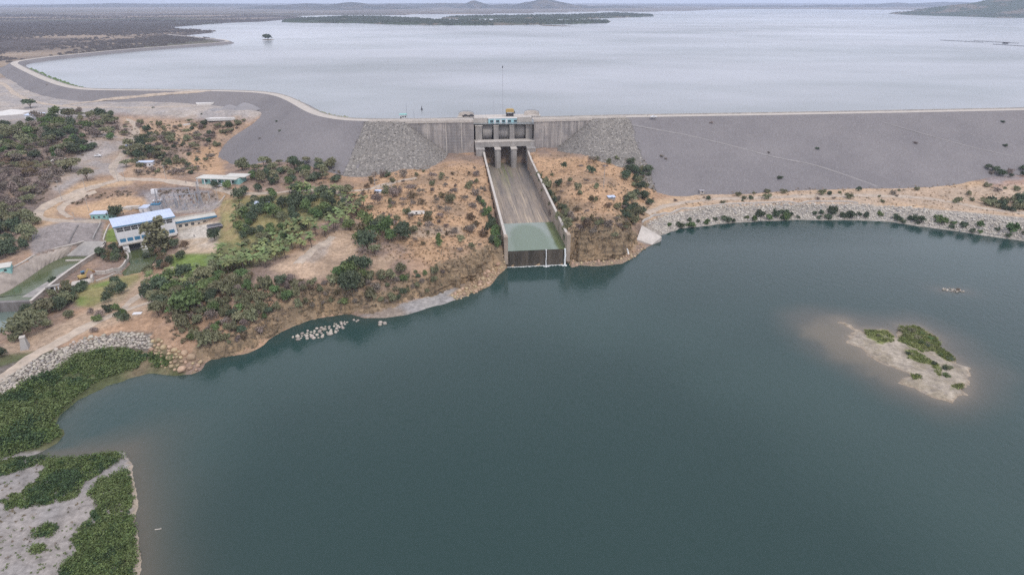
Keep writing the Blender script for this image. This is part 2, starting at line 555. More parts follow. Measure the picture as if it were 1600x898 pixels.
def np_obj(name, V, F, mats, attrs=None, smooth=False, mi=None, parent=None):
    me = bpy.data.meshes.new(name)
    V = np.asarray(V, np.float32)
    F = np.asarray(F, np.int32)
    me.vertices.add(len(V))
    me.vertices.foreach_set('co', V.ravel())
    me.loops.add(F.size)
    me.loops.foreach_set('vertex_index', F.ravel())
    me.polygons.add(len(F))
    k = F.shape[1]
    me.polygons.foreach_set('loop_start', np.arange(0, F.size, k, dtype=np.int32))
    me.polygons.foreach_set('loop_total', np.full(len(F), k, np.int32))
    for m in (mats if isinstance(mats, (list, tuple)) else [mats]):
        me.materials.append(m)
    if mi is not None:
        me.polygons.foreach_set('material_index', np.asarray(mi, np.int32))
    if smooth:
        me.polygons.foreach_set('use_smooth', np.ones(len(F), bool))
    me.update(calc_edges=True)
    for nm, arr in (attrs or {}).items():
        arr = np.asarray(arr, np.float32)
        if arr.ndim == 1:
            a = me.attributes.new(nm, 'FLOAT', 'POINT')
            a.data.foreach_set('value', arr)
        else:
            a = me.attributes.new(nm, 'FLOAT_COLOR', 'POINT')
            a.data.foreach_set('color', np.concatenate([arr, np.ones((len(arr), 1), np.float32)], 1).ravel())
    return link(name, me, parent)


def grid_faces(nx, ny):
    i, j = np.meshgrid(np.arange(nx - 1), np.arange(ny - 1))
    a = (j * nx + i).ravel()
    return np.stack([a, a + 1, a + nx + 1, a + nx], 1)


def tag(o, label, cat, group=None):
    o['label'], o['category'] = label, cat
    if group:
        o['group'] = group
    return o


def thing(name, label, cat, loc=(0, 0, 0), rz=0.0, group=None):
    o = bpy.data.objects.new(name, None)
    o.empty_display_size = 0.5
    COL.objects.link(o)
    o.location, o.rotation_euler = loc, (0, 0, rz)
    return tag(o, label, cat, group)


def kind(o, k):
    o['kind'] = k
    return o


# ------------------------------------------------------------------ the lie of the land
# lower lake shore: photo point, bench width, bank width, shallowness
SH = [(205, 1080, 0, 6, 1), (214, 980, 0, 6, 1), (217, 898, 0, 6, 1), (217, 840, 0, 6, 1), (213, 790, 0, 6, 1), (208, 750, 0, 6, 1), (203, 718, 0, 6, 1), (197, 702, 0, 6, 1),
      (165, 709, 0, 5, 1), (120, 713, 0, 5, 1), (80, 711, 0, 5, .8), (42, 713, 0, 5, .8), (70, 702, 0, 6, .5), (95, 690, 0, 6, .3), (107, 677, 0, 5, .2), (104, 668, 0, 8, .2),
      (90, 663, 0, 8, .2), (100, 648, 0, 9, .3), (125, 625, 0, 10, .3), (165, 604, 0, 10, .3), (205, 590, 0, 10, .2), (240, 582, 0, 8, .2), (272, 585, 0, 5, .2), (300, 584, 0, 5, .1),
      (316, 577, 0, 5, .1), (321, 567, 0, 5, .1), (345, 557, 0, 6, 0), (390, 550, 0, 6, 0), (412, 537, 0, 6, 0), (440, 517, 0, 7, 0), (480, 500, 0, 7, 0), (540, 491, 1, 7, .1),
      (568, 496, 5, 7, .2), (600, 497, 9, 7, .2), (640, 491, 11, 6, .1), (690, 476, 12, 6, .1), (725, 464, 14, 3, .1), (750, 455, 13, 3, .1), (766, 446, 11, 3, 0), (772, 437, 9, 3, 0), (783, 424, 5, 5, 0),
      (791, 421, 0, 5, 0), (884, 421, 0, 5, 0), (905, 414, 9, 4, 0), (930, 417, 12, 4, 0), (975, 411, 10, 5, 0), (990, 403, 8, 6, 0), (1003, 392, 6, 6, 0), (1012, 384, 2, 6, 0), (1025, 379, 0, 10, 0),
      (1035, 368, 0, 15, 0), (1060, 357, 0, 16, 0), (1100, 353, 0, 16, 0), (1150, 347, 0, 16, 0), (1250, 344, 0, 15, 0), (1330, 344, 0, 15, 0), (1390, 347, 0, 15, 0), (1450, 355, 0, 15, 0), (1500, 362, 0, 15, 0),
      (1600, 377, 0, 15, 0), (1750, 402, 0, 15, 0), (2000, 442, 0, 15, 0)]
LAKE = np.concatenate([W(SH), [(1500, 230), (1500, -400), (-60, -400), (-75, 20)]])
SHV = np.array([s[2:] for s in SH] + [(0, 15, 0)] * 3 + [(0, 6, 1)], float)
LAGOON = W([(-150, 460), (0, 476), (38, 481), (30, 505), (22, 527), (0, 534), (-150, 570)])
# canal (level 4.5) : outer lines of its walls
CAN_L = [(-60, 452), (0, 427), (37, 409), (53, 399), (87, 388), (110, 383), (131, 377)]      # top of the sloped wall, z 10
CAN_R = [(48, 470), (75, 447), (105, 424), (134, 404), (150, 394), (160, 385), (164, 377)]          # top of the dividing wall, z 8
CAN_POLY = np.concatenate([W(CAN_L, 10.0), W(CAN_R, 8.0)[::-1], W([(0, 482), (-60, 490)], 4)])

HILLS = [W([(250, 470), (330, 425), (420, 425), (540, 330), (620, 270), (700, 258), (760, 262), (768, 400), (780, 440), (690, 470), (560, 495), (440, 520), (330, 570), (270, 540)], 13), W([(850, 235), (1000, 250), (1020, 320), (1010, 380), (880, 415), (850, 300)], 15), W([(200, 200), (390, 190), (340, 260), (215, 270)], 28), W([(-80, 240), (110, 240), (60, 330), (-80, 400)], 26)]
TAIL = W([(190, 396), (190, 392.5), (215, 387), (242, 381.5), (248, 396), (236, 412), (214, 428), (196, 432), (190, 424), (204, 410)], 3.0)
CTRL = [  # photo point and level: spit and left bank
    (100, 800, 1.4), (30, 850, 1.8), (150, 750, 1.3), (0, 740, 1.6), (180, 880, 1.2), (0, 1000, 2), (150, 1000, 1.5), (-200, 800, 2.5),
    (100, 600, 2.2), (30, 660, 2.2), (200, 565, 2.6), (230, 548, 3.2), (180, 521, 6), (66, 557, 6), (0, 594, 6), (0, 622, 3), (90, 577, 3), (150, 551, 3), (-150, 640, 6),
    (0, 565, 7), (130, 512, 7.5), (200, 485, 8.5), (270, 458, 8.5), (240, 525, 6.5), (280, 520, 8), (300, 545, 6), (280, 570, 3.5), (320, 510, 9),
    (60, 500, 6), (110, 480, 6), (160, 455, 5.5), (200, 445, 5.5), (150, 440, 5), (100, 455, 5), (60, 490, 5),
    # cliff top, left hill
    (350, 480, 12), (350, 520, 8), (350, 440, 14), (420, 500, 9), (420, 460, 13), (450, 400, 18), (500, 370, 19), (480, 440, 15), (540, 460, 11), (540, 430, 15), (600, 450, 10), (600, 420, 15),
    (560, 380, 18), (600, 330, 21), (640, 370, 18.5), (660, 440, 10), (650, 410, 15), (700, 400, 15), (720, 385, 16), (715, 402, 14.5), (735, 399, 14.5), (755, 396, 13), (690, 420, 12), (720, 370, 16.5), (745, 385, 15), (650, 290, 24), (700, 256, 27), (650, 267, 25), (700, 300, 23.5), (700, 340, 20),
    (740, 290, 21.5), (745, 330, 17.5), (750, 360, 12.5), (764, 378, 13), (740, 258, 25.5), (560, 300, 21), (600, 273, 24), (540, 325, 20),
    # garden, yard, powerhouse
    (380, 350, 15), (420, 300, 20.5), (350, 320, 16), (350, 380, 11), (400, 400, 13), (440, 350, 18), (300, 410, 6.5), (330, 430, 9), (290, 440, 7.5), (260, 430, 6), (300, 375, 7), (330, 360, 8.5), (290, 355, 8),
    (240, 400, 4.5), (200, 400, 4), (180, 380, 6), (165, 360, 9), (215, 390, 4), (225, 330, 11),
    (270, 315, 14), (230, 318, 14), (320, 318, 14), (200, 330, 13.5), (160, 320, 14.5), (110, 322, 15), (120, 300, 20.5), (180, 292, 21), (250, 291, 21.5), (310, 298, 20.5), (335, 312, 17),
    (190, 280, 22.5), (260, 281, 23), (330, 285, 23), (370, 283, 24), (385, 305, 22), (340, 296, 22), (130, 298, 21), (60, 332, 17), (80, 316, 19), (110, 345, 14), (160, 345, 12), (90, 370, 12), (130, 360, 12),
    (0, 400, 12), (40, 390, 12), (0, 360, 15), (40, 350, 16), (-80, 420, 12), (0, 300, 24), (60, 280, 25), (0, 250, 31), (-100, 330, 20), (-200, 260, 30),
    # wooded slope and the tracks above
    (150, 270, 23.5), (180, 245, 25), (110, 245, 28), (60, 240, 31), (205, 215, 30), (210, 192, 37), (150, 215, 36), (100, 195, 41), (40, 200, 41), (0, 210, 39), (170, 195, 39), (100, 175, 42), (0, 180, 42),
    (250, 170, 42), (150, 170, 42), (50, 165, 42.5), (330, 165, 42), (380, 170, 41), (400, 186, 38), (300, 190, 37), (250, 200, 34), (350, 200, 31), (300, 215, 28), (370, 215, 24), (250, 230, 25.5), (300, 245, 22), (335, 245, 16), (350, 262, 19),
    (230, 255, 24), (280, 262, 23), (320, 270, 23), (400, 265, 25), (430, 262, 26), (480, 252, 27), (520, 262, 24.5), (560, 275, 22.5), (440, 282, 23), (500, 285, 22.5), (460, 245, 24), (420, 250, 18), (540, 262, 21),
    (0, 150, 42), (-150, 150, 42), (-150, 200, 40), (100, 150, 43), (250, 155, 43), (-300, 170, 42),
    # right hill and right shelf
    (850, 243, 27), (880, 244, 29), (940, 250, 28.5), (980, 252, 26), (900, 270, 26), (880, 300, 23), (940, 280, 25.5), (920, 310, 23), (970, 290, 23), (860, 290, 21), (930, 338, 20.5), (960, 328, 19.5), (885, 330, 20), (870, 320, 17), (890, 358, 17.5), (950, 352, 18), (915, 354, 20), (975, 345, 15), (980, 345, 11),
    (1000, 268, 20), (1012, 290, 14), (1000, 320, 11), (1010, 340, 9), (990, 370, 5), (850, 280, 17), (862, 310, 13), (878, 350, 8), (1020, 310, 10),
    (1100, 312, 9), (1100, 303, 10), (1250, 303, 9.5), (1400, 300, 10), (1500, 306, 9.5), (1600, 310, 10), (1250, 316, 8.2), (1080, 326, 8.2), (1040, 334, 8.2), (1400, 322, 8.2), (1500, 330, 8.2), (1600, 342, 8.2), (1750, 365, 8.2), (1580, 322, 9),
    (1560, 272, 15), (1600, 270, 15), (1750, 300, 11), (1900, 330, 10), (1250, 260, 10), (1450, 260, 10), (1100, 265, 11), (1050, 250, 13), (900, 215, 25), (660, 215, 22), (600, 200, 20), (500, 210, 16), (560, 240, 19), (450, 190, 20), (420, 230, 14), (380, 240, 13),
]
_c = np.array([G(*c) for c in CTRL])


def _U(r2):
    return np.where(r2 > 0, r2 * np.log(np.maximum(r2, 1e-9)), 0)


def tps_fit(P, z, lam):
    n = len(P)
    P = P / 100.0
    K = _U(((P[:, None] - P[None]) ** 2).sum(-1)) + lam * np.eye(n)
    Q = np.concatenate([np.ones((n, 1)), P], 1)
    A = np.block([[K, Q], [Q.T, np.zeros((3, 3))]])
    return np.linalg.solve(A, np.concatenate([z, np.zeros(3)]))


_w = tps_fit(_c[:, :2], _c[:, 2], 0.006)
_x0, _x1, _y0, _y1 = _c[:, 0].min(), _c[:, 0].max(), 60, 690


def base_h(x, y):
    X = np.clip(x, -560, 560).ravel() / 100
    Y = np.clip(y, 95, 690).ravel() / 100
    P = _c[:, :2] / 100
    o = np.empty(X.size)
    for a in range(0, X.size, 20000):
        s = slice(a, a + 20000)
        o[s] = _U((X[s, None] - P[None, :, 0]) ** 2 + (Y[s, None] - P[None, :, 1]) ** 2) @ _w[:len(P)] + _w[-3] + _w[-2] * X[s] + _w[-1] * Y[s]
    return np.clip(o, 0.8, 44).reshape(x.shape)


# crest lines of the embankments (level 52)
CREST = 52.0
LC_PX = [(738, 186.5), (690, 187), (640, 188), (590, 188), (550, 187), (525, 184.5), (500, 179), (482, 171.5), (466, 162.5), (450, 154.5), (432, 148.5), (405, 144.5), (360, 142.5), (300, 141.5), (230, 141), (165, 140.5), (130, 139), (100, 133.5), (72, 124), (45, 112), (28, 103.5), (22, 99), (30, 95.5), (60, 91), (100, 86.5), (200, 77), (300, 69.5), (345, 66.2), (356, 64.5), (345, 62), (318, 59.5), (290, 56.5), (262, 54)]
RC_PX = [(832, 185.5), (870, 184.8), (920, 183.5), (1000, 181.8), (1200, 178.6), (1400, 175), (1600, 171), (1900, 165)]


def resample(P, step):
    P = np.asarray(P, float)
    # Catmull-Rom smoothing, then even steps
    Q = []
    n = len(P)
    for i in range(n - 1):
        p0, p1, p2, p3 = P[max(i - 1, 0)], P[i], P[i + 1], P[min(i + 2, n - 1)]
        for t in np.linspace(0, 1, 12, endpoint=False):
            Q.append(0.5 * (2 * p1 + (p2 - p0) * t + (2 * p0 - 5 * p1 + 4 * p2 - p3) * t * t + (3 * p1 - p0 - 3 * p2 + p3) * t ** 3))
    Q = np.array(Q + [P[-1]])
    d = np.concatenate([[0], np.cumsum(np.linalg.norm(np.diff(Q, axis=0), axis=1))])
    m = max(int(d[-1] / step), 2)
    s = np.linspace(0, d[-1], m + 1)
    return np.stack([np.interp(s, d, Q[:, k]) for k in range(P.shape[1])], 1)


LC = resample(W(LC_PX, CREST), 6.0)
RC = resample(W(RC_PX, CREST), 6.0)
# land beyond the reservoir's shore, level 48
LAND = np.concatenate([W(LC_PX[21:29], CREST), W([(345, 61), (300, 57.5), (288, 56), (330, 52.5), (348, 50.5), (349, 49.3), (300, 45.8), (275, 44), (320, 39), (352, 37.2), (400, 35.5), (440, 33), (480, 28), (492, 24.5), (600, 24.2), (700, 23.5), (752, 22.8), (800, 22), (880, 20), (950, 18.3), (1010, 19.3), (1080, 17.3), (1105, 15.6), (1200, 14.6), (1260, 15.2), (1337, 15.6), (1397, 17), (1450, 17.3), (1700, 17.6), (2100, 18)], 47.5), [(14900, 9000), (14900, 24900), (-14900, 24900), (-14900, 900)]])
RESV = np.concatenate([RC[::-1], LC[:int(len(LC))]])       # used only for 'behind the dam' tests


def steps(a, b, s):
    return list(np.arange(a, b, s))


def geo(a, b, s, k=1.22):
    o, x = [], a
    while x < b:
        o.append(x)
        x += s
        s *= k
    return o + [b]


XS = np.array(sorted([-v for v in geo(900, 14900, 20)] + steps(-894, -470, 6) + steps(-470, 140, 1.7) + steps(140, 520, 2.3) + geo(520, 14900, 8)))
YS = np.array(geo(95, 300, 3, 1.0)[:0] + [-350, -100, 0] + steps(20, 96, 4) + steps(96, 200, 1.3) + steps(200, 560, 1.7) + steps(560, 1100, 5) + geo(1100, 24900, 12, 1.09))
GX, GY_ = np.meshgrid(XS, YS)


def ground_height(x, y):
    z0 = base_h(x, y)
    jx, jy = (fbm(x, y, 8, 33, 3) - .5) * 3.4, (fbm(x, y, 8, 37, 3) - .5) * 3.4
    d, v = seg_dist(x + jx, y + jy, LAKE, True, SHV)
    lake = inside(x + jx, y + jy, LAKE)
    d0, w = v[..., 0], np.maximum(v[..., 1], 1)
    n1, n2, n3 = fbm(x, y, 26, 1), fbm(x, y, 7, 5), fbm(x, y, 90, 9)
    zl = z0 + (n1 - .5) * 1.8 * np.clip(z0 / 10, .1, 1) + (n2 - .5) * 0.5 * np.clip(z0 / 8, .2, 1)
    n4 = fbm(x, y, 11, 15, 3)
    hm_ = np.max([np.clip(sdist(x, y, p_) / 10, 0, 1) for p_ in HILLS], axis=0)
    gul = np.abs(fbm(x, y, 34, 51, 4) - .5) * 2
    zl = zl + hm_ * ((fbm(x, y, 30, 53, 4) - .5) * 5.5 - np.clip(.28 - gul, 0, 1) * 6 + (fbm(x, y, 9, 57, 3) - .5) * 1.8)
    dd = np.maximum(d + ((n1 - .5) * 7 + (n4 - .5) * 7 + (n2 - .5) * 3) * np.clip(w / 6, 0, 1) * np.clip(zl / 8, 0, 1) * np.clip(d / 4, 0, 1), 0)
    bench = np.clip(d / 1.5, 0, 1) * (0.45 + 0.5 * n2) * np.clip(d0 / 4, 0, 1)
    bench = np.minimum(bench + np.clip(d - 6, 0, 9) * 0.12 * np.clip(d0 / 4, 0, 1), zl)
    h = bench + np.maximum(zl - bench, 0) * np.clip((dd - d0) / w, 0, 1)
    h = np.where(lake, -np.minimum(d * 0.35, 3.5), np.maximum(h, 0.2 * np.clip(d / 1.2, 0, 1)))
    dl = sdist(x, y, LAGOON)
    h = np.where(dl > 0, -1.0, np.where(dl > -5, h * np.clip(-dl / 5, 0, 1) + .05, h))
    dc = sdist(x, y, CAN_POLY)
    h = np.where(dc > 0.9, np.minimum(h, 2.0), h)
    # cut for the spillway chute and its basin
    lx = (x + 4.8) * math.cos(R(6.5)) + (y - 495) * math.sin(R(6.5))
    ly = -(x + 4.8) * math.sin(R(6.5)) + (y - 495) * math.cos(R(6.5))
    h = np.where((np.abs(lx) < 18.6) & (ly > -171) & (ly < 46), np.minimum(h, 6.0 + np.clip((ly + 130) / 130, 0, 1) * 5), h)
    h = np.where((np.abs(lx) < 19.0) & (ly > -182) & (ly <= -170.5), -1.0, h)
    dt = sdist(x, y, TAIL)
    h = np.where(dt > -3, np.minimum(h, 1.5 + np.clip(-dt, 0, 3) * 1.0), h)
    # behind the dams: lake bed; farther: the dry plain
    dm, _ = crest_dist(x, y)
    beh = behind(x, y)
    dland = sdist(x, y, LAND)
    far = 48.3 + np.clip(dland, 0, 40) * .04 + (fbm(x, y, 500, 21) - .4) * 9 * np.clip(dland / 400, 0, 1) + np.clip(y - 5000, 0, 2e4) * .0007 + (fbm(x, y, 2600, 31) - .5) * 24 * np.clip((y - 5500) / 9000, 0, 1)
    h = np.where(beh, np.where(dland > 0, np.maximum(far, 48.3), 32.0), h)
    h = np.where((~beh) & (dland > 0) & (y > 900), np.maximum(48.2, far), h)
    return h


def crest_dist(x, y):
    a, b = seg_dist(x, y, LC[::3] if len(LC) > 3 else LC, False), seg_dist(x, y, RC[::4], False)
    return np.minimum(a, b), a < b


BEHIND = np.concatenate([np.array([[16000, RC[-1][1] + 1200]]), RC[::-1][::4], LC[::3], [(-16000, 5000), (-16000, 60000), (16000, 60000)]])


def behind(x, y):
    return inside(x, y, BEHIND)


GH = ground_height(GX, GY_)
DM, _ = crest_dist(GX, GY_)
BEH = behind(GX, GY_)
DAMZ = np.where(BEH, -50, CREST - np.maximum(DM - 5, 0) / 2.0)
ALLH = np.maximum(GH, np.where((np.abs(GX) < 1200) & (GY_ < 1700), DAMZ, -50))


def samp(T, x, y):
    i = np.clip(np.searchsorted(XS, x) - 1, 0, len(XS) - 2)
    j = np.clip(np.searchsorted(YS, y) - 1, 0, len(YS) - 2)
    fx = (x - XS[i]) / (XS[i + 1] - XS[i])
    fy = (y - YS[j]) / (YS[j + 1] - YS[j])
    return (T[j, i] * (1 - fx) + T[j, i + 1] * fx) * (1 - fy) + (T[j + 1, i] * (1 - fx) + T[j + 1, i + 1] * fx) * fy


def hz(x, y):
    return float(samp(ALLH, np.array([float(x)]), np.array([float(y)]))[0])


def on_many(px, py, T=None):
    """ground points seen at these places of the photo"""
    T = ALLH if T is None else T
    px, py = np.asarray(px, float), np.asarray(py, float)
    Y = np.concatenate([np.arange(80, 700, 0.8), np.arange(700, 2600, 4)])
    out = np.zeros((len(px), 3))
    for k in range(0, len(px), 400):
        u, v = (px[k:k + 400, None] - 800) / FPX, (449 - py[k:k + 400, None]) / FPX
        t = Y[None] / (CP + v * SP)
        X = u * t
        Z = CAM_Z + (-SP + v * CP) * t
        H = samp(T, X.ravel(), np.broadcast_to(Y, X.shape).ravel()).reshape(X.shape)
        hit = (Z <= H).argmax(1)
        r = np.arange(len(hit))
        out[k:k + 400, 0], out[k:k + 400, 1], out[k:k + 400, 2] = X[r, hit], Y[hit], H[r, hit]
    return out


def on(px, py):
    return tuple(on_many([px], [py])[0])


# ---- ground colour: what grows or lies where
PX, PY = project(GX, GY_, GH)
TAN, TAN2 = np.array((0.45, 0.292, 0.178)), np.array((0.36, 0.238, 0.158))
SCRUB, SCRUB2 = np.array((0.25, 0.185, 0.15)), np.array((0.19, 0.155, 0.14))
GRAV, PALE = np.array((0.33, 0.30, 0.285)), np.array((0.52, 0.48, 0.45))
LAWN, DRYLAWN = np.array((0.16, 0.215, 0.062)), np.array((0.31, 0.275, 0.125))
n40, n12, n5 = fbm(GX, GY_, 40, 41), fbm(GX, GY_, 12, 43), fbm(GX, GY_, 5, 47)


def lerp(a, b, t):
    return a + (b - a) * t[..., None]


COLR = lerp(np.broadcast_to(SCRUB, GX.shape + (3,)), TAN2, sst(.4, .62, n40 * .6 + n12 * .4))
ROCKM = np.zeros(GX.shape)


def zone(poly, colour, soft=6, amt=1.0, noise=6, second=None):
    global COLR
    d = sdist(PX, PY, poly) + (n12 - .5) * 2 * noise
    t = np.clip(d / soft + .5, 0, 1) * amt
    t = np.where(BEH, 0, t)
    c = np.broadcast_to(np.array(colour), GX.shape + (3,))
    if second is not None:
        c = lerp(c, np.array(second), sst(.42, .62, n12 * .5 + n40 * .5))
    COLR = lerp(COLR, c, t)


zone([(-60, 120), (400, 130), (420, 170), (395, 190), (330, 190), (250, 185), (190, 178), (-60, 215)], (0.32, 0.295, 0.285), 8, 1, 4, (0.38, 0.335, 0.30))
zone([(-60, 195), (195, 180), (190, 240), (110, 300), (40, 400), (-60, 420)], SCRUB2, 10, .9, 8, (0.27, 0.205, 0.165))
zone([(190, 185), (400, 185), (340, 245), (350, 275), (200, 278), (195, 230)], SCRUB, 8, .9, 6, (0.40, 0.285, 0.20))
zone([(300, 230), (345, 225), (350, 275), (300, 262)], TAN, 10, .9, 8)
zone([(150, 205), (215, 195), (215, 225), (190, 270), (130, 275), (90, 300), (70, 290), (120, 245)], (0.37, 0.285, 0.22), 8, .85, 6, GRAV)
zone([(40, 340), (130, 285), (210, 276), (210, 290), (100, 310), (90, 335), (130, 352), (60, 360)], (0.44, 0.31, 0.20), 6, .9, 5)
zone([(95, 318), (140, 295), (240, 287), (330, 296), (352, 312), (330, 305), (240, 306), (150, 312)], (0.185, 0.155, 0.15), 4, 1, 3, (0.26, 0.18, 0.13))
zone([(110, 322), (200, 306), (240, 312), (230, 330), (160, 340), (110, 335)], (0.47, 0.32, 0.20), 6, .9, 6)
zone([(225, 300), (330, 297), (352, 318), (330, 332), (230, 335)], (0.31, 0.285, 0.285), 5, .95, 3)
zone([(335, 300), (362, 302), (352, 335), (330, 345), (320, 335), (345, 320)], (0.36, 0.25, 0.155), 4, .9, 3)
zone([(60, 355), (120, 340), (165, 345), (160, 380), (100, 385), (50, 400), (45, 375)], (0.26, 0.235, 0.23), 6, .95, 4)
zone([(280, 350), (345, 345), (345, 372), (340, 410), (285, 412), (280, 390)], (0.46, 0.36, 0.26), 4, .95, 3, (0.52, 0.45, 0.38))
zone([(272, 357), (340, 348), (343, 368), (282, 375)], (0.52, 0.48, 0.43), 3, .9, 1)
zone([(345, 312), (420, 305), (560, 300), (560, 330), (500, 345), (440, 400), (360, 430), (290, 440), (270, 400), (340, 395)], (0.135, 0.145, 0.06), 8, .9, 5, DRYLAWN * .85)
zone([(346, 318), (375, 318), (370, 350), (400, 380), (370, 388), (352, 370)], DRYLAWN, 5, .95, 4, (0.33, 0.25, 0.14))
zone([(262, 398), (330, 396), (345, 405), (315, 425), (270, 432)], LAWN, 4, 1, 2)
zone([(110, 450), (215, 428), (220, 435), (190, 470), (150, 480), (120, 478)], LAWN, 5, 1, 3, DRYLAWN * .8)
zone([(163, 360), (182, 355), (185, 378), (163, 378)], LAWN, 3, 1, 1)
zone([(230, 430), (310, 435), (300, 460), (200, 500), (120, 525), (0, 575), (0, 540), (130, 490)], (0.42, 0.32, 0.235), 6, .7, 5)
zone([(520, 300), (600, 270), (700, 255), (765, 258), (775, 400), (740, 440), (690, 420), (620, 380), (560, 345)], TAN, 12, .95, 8, (0.40, 0.265, 0.165))
zone([(420, 420), (520, 365), (560, 350), (560, 400), (620, 400), (600, 425), (480, 435)], (0.45, 0.33, 0.235), 8, .9, 6)
zone([(470, 408), (500, 380), (520, 378), (505, 400), (490, 412)], (0.38, 0.34, 0.31), 6, .8, 4)
zone([(620, 355), (720, 352), (725, 366), (620, 372)], (0.36, 0.285, 0.22), 5, .8, 3)
zone([(820, 240), (1010, 250), (1025, 300), (1000, 350), (880, 370)], TAN, 10, .9, 8, (0.42, 0.275, 0.17))
zone([(865, 330), (980, 345), (1000, 410), (890, 412)], (0.30, 0.215, 0.14), 8, .9, 6)
zone([(985, 320), (1100, 298), (1650, 280), (1650, 345), (1330, 322), (1100, 328), (1010, 345)], (0.43, 0.32, 0.225), 6, .95, 4, (0.48, 0.34, 0.22))
zone([(1090, 306), (1640, 288), (1640, 340), (1400, 318), (1100, 320)], (0.44, 0.33, 0.245), 5, .6, 4, (0.36, 0.30, 0.25))
zone([(1540, 262), (1650, 258), (1650, 290), (1540, 290)], (0.27, 0.235, 0.235), 5, .9, 5, (0.33, 0.22, 0.17))
zone([(1035, 337), (1100, 323), (1330, 318), (1500, 330), (1650, 345), (1650, 395), (1500, 366), (1330, 347), (1100, 356), (1035, 378), (1003, 352)], (0.29, 0.265, 0.235), 3, 1, 0, (0.36, 0.33, 0.295))
zone([(560, 494), (640, 470), (700, 452), (728, 440), (760, 448), (700, 478), (640, 495), (590, 499)], (0.27, 0.255, 0.25), 3, 1, 1.5, (0.36, 0.34, 0.32))
zone([(700, 462), (740, 435), (785, 400), (790, 422), (765, 448), (740, 462)], (0.38, 0.27, 0.165), 4, .9, 2)
zone([(890, 400), (990, 398), (1010, 385), (1000, 410), (930, 422), (890, 420)], (0.29, 0.225, 0.175), 4, .9, 2)
zone([(-60, 560), (240, 530), (280, 556), (290, 590), (110, 660), (100, 715), (-60, 735)], (0.085, 0.10, 0.045), 5, .95, 2, (0.17, 0.14, 0.09))
zone([(-60, 590), (66, 553), (186, 518), (236, 520), (236, 548), (177, 546), (90, 579), (-60, 640)], (0.15, 0.13, 0.115), 3, 1, 1)  # dark ground colour paints the shaded gaps between the riprap stones
zone([(-60, 715), (60, 704), (215, 695), (235, 1000), (-60, 1100)], (0.255, 0.238, 0.23), 3, 1, 1, (0.295, 0.268, 0.25))
zone([(200, 700), (235, 700), (235, 1000), (202, 1000), (208, 850)], (0.40, 0.33, 0.25), 4, .8, 1)
# far plain: dark thorn scrub with paler clearings
fdist = BEH | (GY_ > 900)
fn = fbm(GX, GY_ * .8, 300, 61, 5)
fc = lerp(np.broadcast_to(np.array((0.088, 0.074, 0.072)), GX.shape + (3,)), np.array((0.29, 0.23, 0.18)), sst(.53, .70, fn))
fc = lerp(fc, np.array((0.075, 0.08, 0.06)), sst(.52, .62, fbm(GX, GY_, 700, 71, 5)) * .8)
pt = sst(.52, .7, fbm(GX, GY_, 22, 91, 5)) * ((PX > 480) & (PX < 1030) & (PY > 235) & ~BEH)
COLR = lerp(COLR, np.array((0.24, 0.175, 0.125)), pt * .6)
fc = lerp(fc, np.array((0.21, 0.185, 0.165)), np.clip((GY_ - 3500) / 3500, 0, 1) * .75)  # plain pales with distance: haze put into the ground colour
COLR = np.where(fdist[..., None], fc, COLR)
ROCKM = np.where(BEH, 0.0, ((PX > 250) & (PX < 1010) & (GY_ < 420)).astype(float))
COLR = COLR * (0.86 + 0.28 * n5)[..., None]

ground = np_obj('ground', np.stack([GX, GY_, GH], -1).reshape(-1, 3), grid_faces(len(XS), len(YS)), soil, {'Col': COLR.reshape(-1, 3), 'Rock': ROCKM.ravel()}, smooth=True)
kind(ground, 'structure')

# ------------------------------------------------------------------ waters
WX = np.array([-14000.] * 0 + geo(-420, -130, 6, 1.0) + steps(-124, 420, 3.5) + geo(420, 1490, 9, 1.15))
WY = np.array([-340, -100, 30] + steps(60, 480, 3.2) + [500, 560])
wx, wy = np.meshgrid(WX, WY)
ISL = W([(1311, 503), (1320, 502), (1340, 514), (1352, 522), (1350, 514), (1385, 516), (1400, 526), (1408, 520), (1406, 509), (1435, 510), (1463, 527), (1466, 540), (1470, 545), (1493, 561), (1489, 568), (1510, 574), (1514, 598), (1508, 616), (1485, 626), (1465, 624), (1438, 612), (1406, 598), (1420, 586), (1405, 577), (1380, 568), (1352, 554), (1346, 544), (1325, 535), (1322, 524), (1330, 523), (1336, 517)])
SHOAL = W([(1256, 500), (1275, 495), (1310, 496), (1340, 497), (1400, 505), (1430, 506), (1480, 530), (1500, 556), (1525, 580), (1528, 612), (1500, 634), (1460, 634), (1400, 612), (1350, 585), (1300, 555), (1262, 525)])
dsh, shv = seg_dist(wx, wy, LAKE, True, SHV)
nn, nb = fbm(wx, wy, 30, 81), fbm(wx, wy, 160, 85)
DEEP, DEEP2 = np.array((0.018, 0.042, 0.039)), np.array((0.027, 0.056, 0.052))
wc = lerp(np.broadcast_to(DEEP, wx.shape + (3,)), DEEP2, sst(.35, .65, nb))
sh = np.exp(-np.maximum(dsh - 1, 0) / (2 + 2.5 * shv[..., 2] + 3 * nn)) * np.clip(shv[..., 2], 0, 1)
wc = lerp(wc, np.array((0.14, 0.115, 0.08)), np.clip(sh, 0, 1) * .7)
sh2 = np.exp(-np.maximum(dsh - 1, 0) / (4 + 9 * nn)) * np.clip(shv[..., 2] - .3, 0, 1)
wc = lerp(wc, np.array((0.075, 0.070, 0.060)), np.clip(sh2, 0, 1) * .6)
dS = sdist(wx, wy, SHOAL)
wc = lerp(wc, np.array((0.08, 0.076, 0.064)), sst(-20, 5, dS + (nn - .5) * 14) * .85)
dI = sdist(wx, wy, ISL)
lob = W([(1256, 500), (1320, 500), (1350, 545), (1420, 590), (1390, 600), (1300, 552), (1262, 525)])
